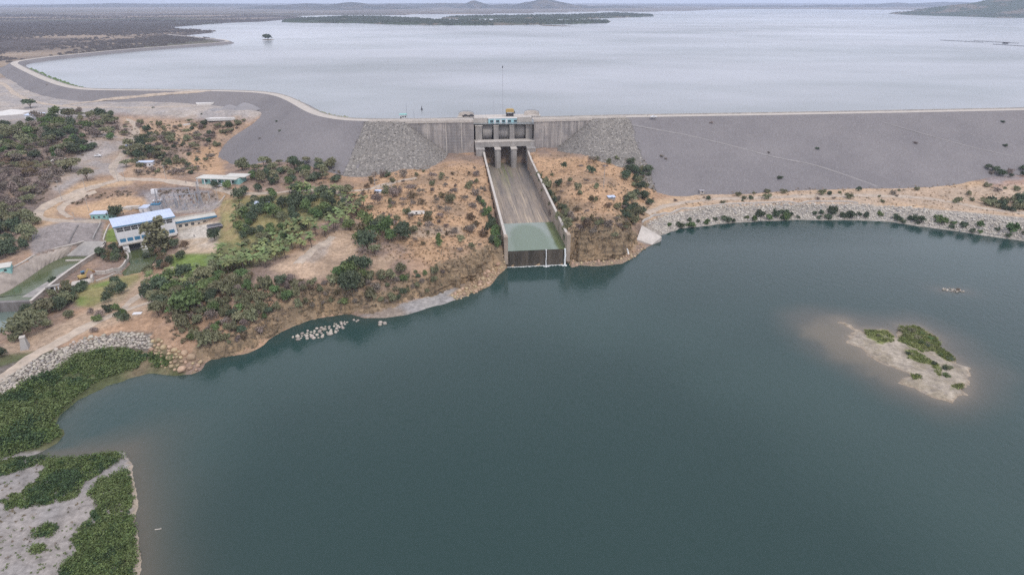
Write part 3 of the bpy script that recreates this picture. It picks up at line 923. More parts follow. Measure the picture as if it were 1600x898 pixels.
wc = lerp(wc, np.array((0.155, 0.13, 0.092)), sst(-6, 7, sdist(wx, wy, lob) + (fbm(wx, wy, 9, 3) - .5) * 18) * .62)
wc = lerp(wc, np.array((0.17, 0.14, 0.105)), np.exp(-np.maximum(-dI, 0) / 2.5) * .9)
RK = W([(1470, 453), (1508, 455)])
wc = lerp(wc, np.array((0.09, 0.08, 0.065)), np.exp(-seg_dist(wx, wy, RK, False) / 4) * .7)
kind(np_obj('lake_water', np.stack([wx, wy, np.zeros_like(wx)], -1).reshape(-1, 3), grid_faces(len(WX), len(WY)), lake_mat, {'Col': wc.reshape(-1, 3)}), 'structure')

rp = [tuple(p) for p in RC[::-1]] + [tuple(p) for p in LC[:len(LC) - 20] if True]
rp = [(14500, RC[-1][1] + 900)] + [tuple(p) for p in RC[::-1]] + [(LC[0][0], LC[0][1] + 2)] + [tuple(p) for p in resample(W(LC_PX[:22], CREST), 6.0)] + [(-3500, 3200), (-14500, 9000), (-14500, 18000), (14500, 18000)]
me = bpy.data.meshes.new('reservoir_water')
me.from_pydata([(p[0], p[1], 47.5) for p in rp], [], [list(range(len(rp)))])
me.materials.append(res_mat)
if me.polygons[0].normal.z < 0:
    me.flip_normals()
kind(link('reservoir_water', me), 'structure')

# ------------------------------------------------------------------ embankment dams


def sweep(name, P, offs, zf, mats, mi=None, smooth=False, parent=None):
    """offs: list of offsets to the left of travel; zf(x, y, off, s) -> z"""
    T = np.gradient(P, axis=0)
    T /= np.linalg.norm(T, axis=1)[:, None]
    N = np.stack([-T[:, 1], T[:, 0]], 1)
    offs = np.asarray(offs, float)
    XY = P[:, None] + N[:, None] * offs[None, :, None]
    Z = zf(XY[..., 0], XY[..., 1], offs[None] + 0 * XY[..., 0])
    V = np.concatenate([XY, Z[..., None]], -1).reshape(-1, 3)
    F = grid_faces(len(offs), len(P))
    return np_obj(name, V, F, mats, smooth=smooth, parent=parent)


def dam_z(sign):
    def f(x, y, o):
        d = o * sign          # + downstream
        z = CREST - np.maximum(np.abs(d) - 5, 0) / 2.0
        z = z + np.where(np.abs(d) > 6, (fbm(x, y, 14, 3) - .5) * .5, 0)
        g = samp(GH, x.ravel(), y.ravel()).reshape(x.shape)
        return np.where(d > 5, np.maximum(z, g - 1.5), np.maximum(z, 30))
    return f


down = [5] + list(np.linspace(5.6, 92, 40))
up = [-45, -20, -9, -5]
# left dam: starts where the rock cone begins
LDAM = resample(W([p for p in LC_PX if p[0] <= 592 or p[1] < 100], CREST), 5.0)
T0 = LDAM[1] - LDAM[0]
ldam = sweep('earth_dam', LDAM, up + down, lambda x, y, o: dam_z(1)(x, y, o), dam_fill, smooth=True)
# downstream must be on the camera side: flip if needed
ldam_bad = False
tag(ldam, 'long grey rockfill embankment curving away on the left of the spillway', 'dam')
RDAM = resample(W([(975, 182.3)] + RC_PX[3:], CREST), 5.0)
rdam = sweep('earth_dam', RDAM, [-o for o in down[::-1]] + [-o for o in up[::-1]], lambda x, y, o: dam_z(-1)(x, y, o), dam_fill, smooth=True)
tag(rdam, 'straight grey rockfill embankment right of the spillway with a faint diagonal path', 'dam')

# concrete wing walls + rock cones: a frame along the crest next to the spillway
SPO = Vector((-7.6, 520.0, 0))
ROT = R(6.5)
CX, CY = Vector((math.cos(ROT), math.sin(ROT), 0)), Vector((-math.sin(ROT), math.cos(ROT), 0))


def cone_patch(name, P, s_wall, sign, label):
    """P runs from the spillway outward; the fill wraps round the end of the wing wall"""
    T = np.gradient(P, axis=0)
    T /= np.linalg.norm(T, axis=1)[:, None]
    N = np.stack([-T[:, 1], T[:, 0]], 1) * sign
    s = np.concatenate([[0], np.cumsum(np.linalg.norm(np.diff(P, axis=0), axis=1))])
    offs = np.concatenate([[5.0], np.linspace(5.6, 88, 56)])
    XY = P[:, None] + N[:, None] * offs[None, :, None]
    x, y = XY[..., 0], XY[..., 1]
    e = CREST - .15 - np.hypot(np.maximum(offs[None] - 5, 0) / 2.0, np.maximum(s_wall - s[:, None], 0) / 1.3)
    n = (fbm(x, y, 5, 13) - .5) * 2.0 * np.clip((offs[None] - 5) / 5, 0, 1)
    g = samp(GH, x.ravel(), y.ravel()).reshape(x.shape)
    z = np.maximum(e + n + .35 * np.clip((offs[None] - 5) / 3, 0, 1), g - 1.5)
    o = np_obj(name, np.concatenate([XY, z[..., None]], -1).reshape(-1, 3), grid_faces(len(offs), len(P)), rock_fill)
    kind(o, 'structure')
    return XY, z, g


PL = resample(W([(740, 186.5), (690, 187), (640, 188), (590, 188), (574, 187.8)], CREST), 2.5)
PR = resample(W([(833, 185.5), (870, 184.8), (920, 183.5), (980, 182.2)], CREST), 2.5)
coneL = cone_patch('rock_slope', PL, 57, 1, '')
coneR = cone_patch('rock_slope', PR, 50, -1, '')
# stones lying on the rock cones (a mass nobody could count)


def rock_proto(k, flat=.7):
    r = np.random.default_rng(k)
    t = (1 + 5 ** .5) / 2
    V = np.array([(-1, t, 0), (1, t, 0), (-1, -t, 0), (1, -t, 0), (0, -1, t), (0, 1, t), (0, -1, -t), (0, 1, -t), (t, 0, -1), (t, 0, 1), (-t, 0, -1), (-t, 0, 1)], float)
    V /= np.linalg.norm(V[0])
    V *= r.uniform(.68, 1.1, (12, 1))
    V *= np.array([1, r.uniform(.65, .95), flat * r.uniform(.8, 1.1)])
    F = np.array([(0, 11, 5), (0, 5, 1), (0, 1, 7), (0, 7, 10), (0, 10, 11), (1, 5, 9), (5, 11, 4), (11, 10, 2), (10, 7, 6), (7, 1, 8), (3, 9, 4), (3, 4, 2), (3, 2, 6), (3, 6, 8), (3, 8, 9), (4, 9, 5), (2, 4, 11), (6, 2, 10), (8, 6, 7), (9, 8, 1)])
    return V, F


ROCKS = [rock_proto(100 + k) for k in range(8)]


def stone_mass(name, pts, smin, smax, mats, seed=1, sink=.25):
    r = np.random.default_rng(seed)
    VV, FF, MM = [], [], []
    o = 0
    for p in pts:
        V, F = ROCKS[r.integers(8)]
        a = r.uniform(0, 6.28)
        s = smin + (smax - smin) * r.uniform() ** 2
        c, q = math.cos(a), math.sin(a)
        M = np.array([[c, -q, 0], [q, c, 0], [0, 0, 1]])
        VV.append(V @ M.T * s + np.array(p) + np.array([0, 0, s * sink]))
        FF.append(F + o)
        MM += [r.integers(len(mats))] * len(F)
        o += 12
    ob = np_obj(name, np.concatenate(VV), np.concatenate(FF), mats, mi=MM)
    return kind(ob, 'stuff')


stone_a = simple('stone_grey', (0.33, 0.31, 0.295), .95, .2, 1.0)
stone_b = simple('stone_pale', (0.50, 0.46, 0.405), .95, .2, 1.0)
stone_d = simple('stone_mid', (0.25, 0.235, 0.225), .95, .2, 1.0)
stone_c = simple('stone_dark', (0.20, 0.19, 0.185), .95, .2, 1.0)


def cone_stones(name, c, n, seed):
    XY, z, g = c
    m = np.argwhere(z > g - .5)
    r = np.random.default_rng(seed)
    q = m[r.integers(len(m), size=n)]
    p = np.stack([XY[q[:, 0], q[:, 1], 0], XY[q[:, 0], q[:, 1], 1], z[q[:, 0], q[:, 1]]], 1)
    p[:, :2] += r.uniform(-1.0, 1.0, (n, 2))
    stone_mass(name, p, .22, .7, [stone_d, stone_a, stone_c, stone_d], seed, .05)


cone_stones('rock_rubble', coneL, 2600, 3)
cone_stones('rock_rubble', coneR, 2200, 4)

# crest roads and the low upstream kerb walls
for P, s in ((LC, 1), (RC, -1)):
    o = sweep('road', P, [-4.6, 0, 4.6], lambda x, y, of: CREST + .06 + 0 * x, crest_mat)
    kind(o, 'structure')


def kerb(P, off, z0, hgt, wd, label, m=concrete):
    T = np.gradient(P, axis=0)
    T /= np.linalg.norm(T, axis=1)[:, None]
    N = np.stack([-T[:, 1], T[:, 0]], 1)
    rows = [(off - wd / 2, 0), (off - wd / 2, hgt), (off + wd / 2, hgt), (off + wd / 2, 0)]
    V = np.stack([np.concatenate([P + N * a, np.full((len(P), 1), z0 + b)], 1) for a, b in rows], 1).reshape(-1, 3)
    return tag(np_obj('kerb_wall', V, grid_faces(4, len(P)), m), label, 'kerb wall')


kerb(resample(W(LC_PX[:21], CREST), 6), -4.75, CREST - .3, .9, .4, 'low grey kerb wall along the water side of the left dam crest')
kerb(RC, 4.75, CREST - .3, 1.2, .4, 'low grey kerb wall along the water side of the right dam crest')

# ramp track climbing the left dam face, faint path on the right dam face
DSURF = np.where(BEH, -50, DAMZ)


def drape(name, px_pts, width, lift, m, step=2.0, T=None, cross=5):
    pts = on_many([p[0] for p in px_pts], [p[1] for p in px_pts], T)[:, :2]
    P = resample(pts, step)
    T_ = ALLH if T is None else T
    tt = np.gradient(P, axis=0)
    tt /= np.linalg.norm(tt, axis=1)[:, None]
    N = np.stack([-tt[:, 1], tt[:, 0]], 1)
    wob = (fbm(P[:, 0], P[:, 1], 7, 7) - .6) * .9 * width
    offs = np.linspace(-.5, .5, cross)
    XY = P[:, None] + N[:, None] * (offs[None, :, None] * (width + wob)[:, None, None])
    Z = samp(T_, XY[..., 0].ravel(), XY[..., 1].ravel()).reshape(XY.shape[:2])
    Z = Z + lift * np.where(np.abs(offs) > .49, 0.3, 1)[None]
    o = np_obj(name, np.concatenate([XY, Z[..., None]], -1).reshape(-1, 3), grid_faces(cross, len(P)), m, smooth=True)
    return kind(o, 'structure')


pale_path = simple('pale_path', (0.255, 0.24, 0.238), .95, .15, .3)
drape('track', [(98, 165), (150, 159), (200, 153), (250, 148.5), (300, 144.5), (330, 143)], 5, .6, track_mat)
drape('path', [(985, 196), (1070, 212), (1150, 230), (1210, 246), (1270, 258), (1330, 277), (1372, 292)], 1.5, .35, pale_path)
drape('path', [(1380, 192), (1440, 209), (1520, 231), (1590, 247)], 1.0, .3, pale_path)
for pts, w_ in (([(-60, 118), (0, 130), (25, 148), (60, 160), (98, 166), (150, 168), (230, 168), (300, 166)], 6),
                ([(200, 186), (212, 197), (211, 212), (198, 232), (180, 255), (177, 268), (186, 278), (200, 281)], 6),
                ([(190, 280), (260, 282.5), (320, 290), (355, 299), (390, 303), (430, 300)], 6.5),
                ([(192, 280), (150, 292), (100, 310), (70, 323), (58, 334), (72, 343), (110, 346), (158, 346)], 6.5),
                ([(150, 300), (110, 316), (95, 328), (110, 340)], 4),
                ([(400, 303), (470, 298), (540, 299), (600, 290), (650, 278)], 5),
                ([(527, 299), (538, 310), (543, 322)], 6),
                ([(465, 412), (485, 395), (505, 382), (520, 370)], 6),
                ([(-30, 612), (0, 592), (60, 553), (130, 513), (190, 487), (255, 466), (285, 455)], 5.5),
                ([(190, 487), (205, 472), (232, 452), (256, 432), (268, 418)], 4.5),
                ([(1012, 335), (1040, 322), (1100, 313), (1250, 307), (1400, 307), (1480, 315), (1540, 326), (1640, 336)], 6),
                ([(100, 270), (60, 300), (20, 320)], 3)):
    drape('track', pts, w_, .16, track_mat, 1.7, GH)

# ------------------------------------------------------------------ the spillway
sp = thing('spillway', 'concrete dam spillway with three gate bays and a long stained chute to the lake', 'spillway', (0, 0, 0), 0)
sp.location, sp.rotation_euler = (-4.8, 495, 0), (0, 0, ROT)
BAYS = [(-17.8, -9.0), (-4.4, 4.4), (9.0, 17.8)]
for x0, x1 in ((-24.6, -17.8), (17.8, 24.6)):
    m = MB().box(x0, x1, 0, 8, 4, 29.8).box(x0, x1, 8.003, 44, 4, 30).box(x0 + .6, x1 - .6, 16, 44, 35, 46)
    m.box(x0 - .25, x1 + .25, -.25, 8, 29.803, 30.6)
    o = m.build('side_pier', concrete, sp)
    MB().box(x0 + .3, x1 - .3, 15.7, 26.5, 46.003, 46.7).build('pier_cap', concrete_light, o)
for x0, x1 in ((-9.0, -4.4), (4.4, 9.0)):
    m = MB()
    m.prism([(x0, 1.2), (x0 + 1.2, 0), (x1 - 1.2, 0), (x1, 1.2), (x1, 40), (x0, 40)], 8, 29.8)
    m.box(x0 + .3, x1 - .3, 16, 40, 35, 46)
    o = m.build('pier', concrete, sp)
    MB().box(x0 - .25, x1 + .25, -.4, 8, 29.803, 30.5).build('pier_cap', concrete_light, o)
    MB().box(x0 + .1, x1 - .1, 15.7, 26.5, 46.003, 46.7).build('pier_cap', concrete_light, o)
m = MB().box(-24.9, 24.9, 8.1, 16.6, 30.6, 34.4)
for x0, x1 in ((-9, -4.4), (4.4, 9)):
    m.box(x0, x0 + .5, 7.8, 8.1, 30.6, 34.4).box(x1 - .5, x1, 7.8, 8.1, 30.6, 34.4)
m.build('crossbeam', concrete, sp)
MB().box(-25.1, 25.1, 7.9, 16.8, 34.403, 35).build('walkway_slab', concrete_light, sp)
for k, (x0, x1) in enumerate(BAYS):                     # curved gate skins, the left one ajar at its side
    vs, fs = [], []
    for i in range(9):
        t = i / 8
        z = 34.2 + 12.4 * t
        y = 19 + 5.0 * (1 - math.sin(math.pi * (0.15 + 0.7 * t)))
        vs += [(x0 + .05, y, z), (x1 - .05 - (1.3 - 1.3 * t if k == 0 else 0), y, z)]
    fs = [(2 * i, 2 * i + 1, 2 * i + 3, 2 * i + 2) for i in range(8)]
    g = MB().add(vs, fs).build('gate', concrete, sp, smooth=True)
    MB().box(x0, x1, 30, 31, 14, 32).build('back_panel', concrete_dark, sp)  # darker concrete puts the shade of the bay into the colour
MB().box(-24.6, 24.6, 24, 40, 46.8, 51.4).build('deck', concrete_light, sp)
MB().box(-24, 24, 41, 46, 20, 47).build('upstream_wall', concrete, sp)
# chute
prof = [(40, 16.2), (10, 15.4), (0, 14.4), (-40, 13.0), (-80, 11.5), (-122, 9.9), (-140, 8.6), (-171, 8.0)]
vs, fs = [], []
hw = lambda y: 17.75 - 0.25 * min(max(-y / 171, 0), 1)
NXC = 5
for y, z in prof:
    for i in range(NXC):
        vs.append((hw(y) * (2 * i / (NXC - 1) - 1), y, z))
fs = [(j * NXC + i, j * NXC + i + 1, (j + 1) * NXC + i + 1, (j + 1) * NXC + i) for j in range(len(prof) - 1) for i in range(NXC - 1)]
fs = [f[::-1] for f in fs]
MB().add(vs, fs).build('chute_floor', chute_mat, sp)
for s in (-1, 1):
    m = MB()
    st = [(0.2, 14, 28.2), (-20, 13, 25.3), (-80, 10.5, 22.0), (-140, 7, 18.9), (-168, 2, 17.6)]
    vs = []
    for y, zb, zt in st:
        a, b = hw(y) * s, (hw(y) + 1.1) * s
        vs += [(a, y, zb - 3), (a, y, zt), (b, y, zt), (b + .9 * s, y, zb - 8)]
    fs = []
    for j in range(len(st) - 1):
        for i in range(3):
            f = (j * 4 + i, j * 4 + i + 1, (j + 1) * 4 + i + 1, (j + 1) * 4 + i)
            fs.append(f if s > 0 else f[::-1])
    e = (len(st) - 1) * 4
    fs.append((e, e + 1, e + 2, e + 3))
    m.add(vs, fs)
    o = m.build('chute_wall', chute_wall_mat, sp)
    # pale coping and the end pilaster
    c = MB()
    for j in range(len(st) - 1):
        (ya, _, za), (yb, _, zb_) = st[j], st[j + 1]
        c.beam(((hw(ya) + .55) * s, ya, za + .12), ((hw(yb) + .55) * s, yb, zb_ + .12), 1.5, .3)
    c.build('coping', concrete_light, o)
    x0, x1 = sorted((hw(-170) * s - .35 * s, (hw(-170) + 1.8) * s))
    MB().box(x0, x1, -172.6, -167.6, 2, 18.6).build('end_pilaster', chute_wall_mat, o)
m = MB().box(-17.4, 17.4, -171.6, -169.5, -4, 9.55)
m.build('end_sill', sill_mat, sp)
for x in (-15.6, -12):
    MB().box(x - .4, x + .4, -172.0, -171.603, 0, 8.6).build('sill_rib', sill_mat, sp)
# gate-hoist house on the deck, gantry and mast are things of their own
hh = thing('hoist_house', 'pale blue hoist house with dark windows over the spillway gates', 'building', sp.location, ROT)
MB().box(-12.5, 11.5, 22.8, 23.95, 46.9, 50.9).build('wall', pale_blue, hh)
MB().box(-13, 12, 22.5, 24.3, 50.903, 51.3).build('roof', white_paint, hh)
for k in range(5):
    x = -11 + k * 5.0
    w_ = MB().box(x, x + 2.6, 22.68, 22.8, 47.9, 49.6).build('window', glass_dark, hh)
for x in (-7.9, -2.9, 2.0):
    MB().box(x, x + 1.6, 22.70, 22.8, 47.2, 50.2).build('panel', white_paint, hh)
rail = thing('guard_rail', 'grey metal guard rail along the front of the spillway deck', 'railing', sp.location, ROT)
for x0, x1 in ((-24, -13.4), (12.4, 24)):
    MB().tube((x0, 24.2, 52.4), (x1, 24.2, 52.4), .07).build('rail', grey_metal, rail)
    MB().tube((x0, 24.2, 51.9), (x1, 24.2, 51.9), .05).build('rail', grey_metal, rail)
for x0 in (-24, -20.5, -17, -13.4, 12.4, 16, 20, 24):
    MB().tube((x0, 24.2, 51.4), (x0, 24.2, 52.45), .07).build('post', grey_metal, rail)


def spw(x, y, z):
    return (sp.location.x + CX.x * x + CY.x * y, sp.location.y + CX.y * x + CY.y * y, z)


gy = thing('gantry_crane', 'ochre gantry hoist on dark legs standing on the spillway deck', 'gantry crane', spw(6.5, 31, 51.4), ROT)
MB().box(-3.4, 3.4, -1.8, 1.8, 3.4, 5.6).box(-2.6, 2.6, -1.5, 1.5, 5.6, 6.1).build('hoist_box', yellow_paint, gy)
for x in (-2.8, 2.8):
    for y in (-1.5, 1.5):
        MB().box(x - .25, x + .25, y - .25, y + .25, 0, 3.4).build('leg', dark_grey, gy)
MB().box(-2.5, 2.5, -1.0, 1.0, .0, 2.2).build('machine_base', dark_grey, gy)
MB().box(-4.2, 4.2, -2.2, -1.9, 2.6, 2.8).box(3.9, 4.2, -2.2, 1.8, 2.2, 3.9).build('platform', dark_grey, gy)
ms = thing('radio_mast', 'very tall thin mast with a dark tip rising beside the ochre gantry', 'mast', spw(.8, 34, 51.4), ROT)
MB().tube((0, 0, 0), (0, 0, 39), .16, .1).build('pole', grey_metal, ms)
MB().tube((0, 0, 38.6), (0, 0, 40.2), .45, .35, 8).build('beacon', dark_grey, ms)
MB().box(-.6, .6, -.6, .6, 0, .5).build('base', concrete_light, ms)
ms = thing('radio_mast', 'short thin mast on the spillway deck left of the tall one', 'mast', spw(-7, 34, 51.4), ROT)
MB().tube((0, 0, 0), (0, 0, 14), .12, .06).build('pole', grey_metal, ms)
MB().box(-.5, .5, -.5, .5, 0, .4).build('base', concrete_light, ms)
# round-ended turnouts either side of the deck
for x, lab in ((-30.5, 'white half-round parapet wall left of the spillway deck'), (25.5, 'white half-round parapet wall right of the spillway deck')):
    t_ = thing('turnout_wall', lab, 'parapet wall', spw(x, 33, 51.5), ROT)
    m = MB()
    N_ = 14
    for k in range(N_):
        a0, a1 = math.pi * k / N_, math.pi * (k + 1) / N_
        rad, th = 6.6, .5
        hk0, hk1 = 1.2 + 2.3 * math.sin(a0) ** .5, 1.2 + 2.3 * math.sin(a1) ** .5
        p = [(rad * math.cos(a0), 4 * math.sin(a0)), (rad * math.cos(a1), 4 * math.sin(a1)), ((rad - th) * math.cos(a1), (4 - th) * math.sin(a1)), ((rad - th) * math.cos(a0), (4 - th) * math.sin(a0))]
        hs_ = (hk0, hk1, hk1, hk0)
        m.add([(q[0], q[1], 0) for q in p] + [(q[0], q[1], h_) for q, h_ in zip(p, hs_)], [(4, 5, 6, 7), (0, 1, 5, 4), (2, 3, 7, 6), (1, 2, 6, 5), (3, 0, 4, 7)])
    m.build('wall', concrete_light, t_)
    r_ = MB()
    for k in range(N_):
        a0, a1 = math.pi * k / N_, math.pi * (k + 1) / N_
        f = lambda a: (6.4 * math.cos(a), 3.8 * math.sin(a), 1.7 + 2.3 * math.sin(a) ** .5)
        r_.tube(f(a0), f(a1), .12, n=5)
    r_.build('rail', dark_grey, t_)
    MB().box(-7.5, 7.5, -3, 4.2, -1.2, 0).build('floor_slab', concrete_light, t_)


def strip_poly(P, off0, off1):
    pass


# wing walls under the crest
for P, sgn, lab in ((PL, 1, 'tall stained concrete wing wall left of the spillway gates'), (PR, -1, 'tall stained concrete wing wall right of the spillway gates')):
    T = np.gradient(P, axis=0)
    T /= np.linalg.norm(T, axis=1)[:, None]
    N = np.stack([-T[:, 1], T[:, 0]], 1) * sgn
    root = thing('wing_wall', lab, 'dam wall', (P[0][0], P[0][1], 0), ROT)
    inv = Matrix.Rotation(-ROT, 3, 'Z')
    L_ = len(P) - 6
    def loc(p, z):
        return inv @ Vector((p[0] - P[0][0], p[1] - P[0][1], z))
    vs = []
    for i in range(L_):
        for o_, z in ((4.0, 50.5), (5.2, 50.5), (5.2, 16), (4.0, 16)):
            vs.append(loc(P[i] + N[i] * o_, z))
    fs = []
    for i in range(L_ - 1):
        for k in range(3):
            f = (i * 4 + k, i * 4 + k + 1, (i + 1) * 4 + k + 1, (i + 1) * 4 + k)
            fs.append(f)
    o = MB().add(vs, fs).build('wall', wall_mat, root)
    vs = []
    for i in range(L_ + 5):
        for o_, z in ((3.8, 50.3), (3.8, 53.0), (4.3, 53.0), (4.3, 52.3), (5.7, 52.3), (5.7, 50.3)):
            vs.append(loc(P[i] + N[i] * o_, z))
    fs = [(i * 6 + k, i * 6 + k + 1, (i + 1) * 6 + k + 1, (i + 1) * 6 + k) for i in range(L_ + 4) for k in range(5)]
    fs += [(0, 1, 2, 3, 4, 5)]
    MB().add(vs, fs).build('coping', concrete_light, root)
    # pale joint ribs
    for i in ((4, 9, 15, 21) if sgn > 0 else (9, 15)):
        p = P[i]
        a, b = loc(P[i] + N[i] * 5.2, 0), loc(P[i] + N[i] * 5.5, 0)
        MB().box(a.x - .35, a.x + .35, min(a.y, b.y), max(a.y, b.y), 18, 50.2).build('joint_rib', concrete_light, o)

# pool in the stilling basin and the water running off its lip
n_ = 24
pv, pc, pf = [], [], []
for j in range(n_ + 1):
    for i in range(n_ + 1):
        y = -121.5 - 50.2 * j / n_
        x = -hw(y) * .999 + 2 * hw(y) * .999 * i / n_
        pv.append(spw(x, y, 9.75))
        u_, v_ = (x + 2) / 11.5, (y + 150) / 24
        d = math.hypot(u_, max(v_, 0) if v_ > 0 else v_ * .2)
        e = min(max((d - .85) / .25, 0), 1)
        frothy = (0.23, 0.27, 0.235) if y > -150 else (0.19, 0.24, 0.19)
        clean = (0.135, 0.18, 0.125)
        if x > 12:
            frothy = (0.12, 0.15, 0.07)
        pc.append([a + (b - a) * e for a, b in zip(clean, frothy)])
pf = grid_faces(n_ + 1, n_ + 1)[:, ::-1]
kind(np_obj('pool_water', pv, pf, pool_mat, {'Col': np.array(pc)}), 'structure')
for x, w_, lab in ((5.2, .3, 'thin white stream falling from the middle of the spillway lip'), (16.4, .6, 'wide white stream falling at the right end of the spillway lip')):
    m = MB()
    for q in range(3):
        xx = x + (q - 1) * w_ * .55
        pts = [(xx, -171.4, 9.85), (xx, -172.2, 9.6), (xx + .1, -172.7, 6), (xx - .1, -172.9, 3), (xx, -173.1, 0)]
        for a, b in zip(pts[:-1], pts[1:]):
            m.tube(a, b, w_ * .28, w_ * .34, 5)
    m.v = [tuple(Vector(spw(*v))) for v in m.v]
    o = m.build('waterfall', white_water)
    tag(o, lab, 'waterfall')
m = MB()
for k in range(60):
    x = -17.4 + 34.8 * k / 60
    r0 = .25 + .55 * random.random() ** 2 + (.9 if abs(x - 5.2) < 1.2 or abs(x - 16.4) < 1.6 else 0)
    poly = [(x + .7 * math.cos(a) * (1 + .3 * random.random()), -172.0 - r0 + r0 * math.sin(a) * (.7 + .5 * random.random())) for a in np.linspace(0, 6.28, 8)[:-1]]
    m.prism(poly, .01, .05 + .002 * (k % 2))
m.v = [tuple(Vector(spw(*v))) for v in m.v]
kind(m.build('foam', white_water), 'stuff')

# ------------------------------------------------------------------ islands and hills


def mound(name, outline, hmax, cells, colour_fn, seed, edge=6.0, matx=None, peaks=(), rough=.35, zb=0.0, ragged=0.0):
    P = np.asarray(outline)
    x0, y0, x1, y1 = P[:, 0].min() - 3, P[:, 1].min() - 3, P[:, 0].max() + 3, P[:, 1].max() + 3
    nx = cells
    ny = max(int(cells * (y1 - y0) / (x1 - x0)), 12)
    x, y = np.meshgrid(np.linspace(x0, x1, nx), np.linspace(y0, y1, ny))
    d = sdist(x, y, P)
    if ragged:
        d = d + (fbm(x, y, 5, seed, 4) - .5) * ragged
    n = fbm(x, y, max(x1 - x0, y1 - y0) / 9, seed, 5)
    h = np.where(d > 0, hmax * np.clip(d / edge, 0, 1) ** .8 * (1 - rough + 2 * rough * n), np.maximum(d * .3, -2.5))
    for (cx, cy, ph, rad, pw) in peaks:
        rr = np.hypot(x - cx, y - cy) / rad
        h = h + np.where(d > 0, ph * np.clip(1 - rr, 0, 1) ** pw * (.8 + .4 * n) * np.clip(d / edge, 0, 1), 0)
    c = colour_fn(x, y, d, h)
    return np_obj(name, np.stack([x, y, h + zb], -1).reshape(-1, 3), grid_faces(nx, ny), matx or soil, {'Col': c.reshape(-1, 3), 'Rock': np.zeros(x.size)}, smooth=True), (x, y, h)


ISL_G = [[(1350, 515), (1385, 516), (1396, 526), (1398, 534), (1375, 536), (1356, 528)], [(1406, 509), (1435, 510), (1463, 527), (1470, 538), (1460, 548), (1442, 550), (1422, 540), (1402, 532), (1412, 522)],
         [(1414, 546), (1430, 547), (1455, 563), (1472, 574), (1468, 590), (1455, 570), (1418, 560)], [(1462, 540), (1480, 548), (1493, 562), (1478, 563), (1464, 552)], [(1424, 584), (1440, 586), (1440, 592), (1424, 590)], [(1488, 602), (1505, 600), (1500, 606), (1486, 606)]]


def isl_col(x, y, d, h):
    px, py = project(x, y, h)
    c = lerp(np.broadcast_to(np.array((0.28, 0.24, 0.185)), x.shape + (3,)), np.array((0.35, 0.305, 0.25)), sst(.4, .6, fbm(x, y, 6, 3)))
    for g in ISL_G:
        t = np.clip((sdist(px, py, g) + (fbm(x, y, 3, 5) - .5) * 8) / 3 + .5, 0, 1)
        c = lerp(c, np.array((0.17, 0.19, 0.06)), t * .9)
    c = lerp(c, np.array((0.30, 0.24, 0.18)), np.clip(1 - d / 1.8, 0, 1) * .8)
    c = lerp(c, np.array((0.27, 0.235, 0.20)), sst(.55, .7, fbm(x, y, 2.5, 77, 3)) * .6)
    return c


isl, ISLG = mound('island', ISL, 0.9, 190, isl_col, 5, 4.0, ragged=5.0)
kind(isl, 'structure')


def isl_z(x, y):
    X, Y, H = ISLG
    i = int(np.clip(round((x - X[0, 0]) / (X[0, 1] - X[0, 0])), 0, X.shape[1] - 1))
    j = int(np.clip(round((y - Y[0, 0]) / (Y[1, 0] - Y[0, 0])), 0, X.shape[0] - 1))
    return float(H[j, i])


veg_c = lambda x, y, d, h: lerp(np.broadcast_to(np.array((0.055, 0.07, 0.042)), x.shape + (3,)), np.array((0.15, 0.125, 0.095)), sst(.52, .7, fbm(x, y, 120, 9, 5)))
far_isl = [W(p, 47.5) for p in (
    [(440, 33.4), (470, 31), (540, 27.5), (600, 28.5), (690, 33), (760, 34), (800, 33), (880, 33.5), (955, 34), (950, 36.5), (900, 37.5), (870, 38), (795, 39.5), (700, 39.5), (625, 39), (560, 36.7), (480, 36.2), (440, 35.2)],
    [(688, 29.4), (720, 27.2), (760, 26.4), (830, 25.8), (890, 25), (960, 21.8), (1020, 24.6), (1022, 26), (960, 28.3), (890, 30.8), (780, 29.4), (720, 30.4)],
    [(1388, 21.7), (1450, 20), (1560, 18), (1690, 20), (1700, 28), (1560, 28.3), (1500, 26), (1420, 24)])]
FIS = []
for k, P in enumerate(far_isl):
    pk = [] if k < 2 else [(G(1555, 23, 47.5)[0], G(1555, 23, 47.5)[1], 84, 640, 1.2), (G(1480, 23, 47.5)[0], G(1480, 23, 47.5)[1], 22, 420, 1.4), (G(1640, 24, 47.5)[0], G(1640, 24, 47.5)[1], 50, 540, 1.3)]
    o, g = mound('island', P, 6.5 if k < 2 else 10, 220, veg_c, 40 + k, 30, peaks=pk, zb=47.4)
    kind(o, 'structure')
    FIS.append((P, g))
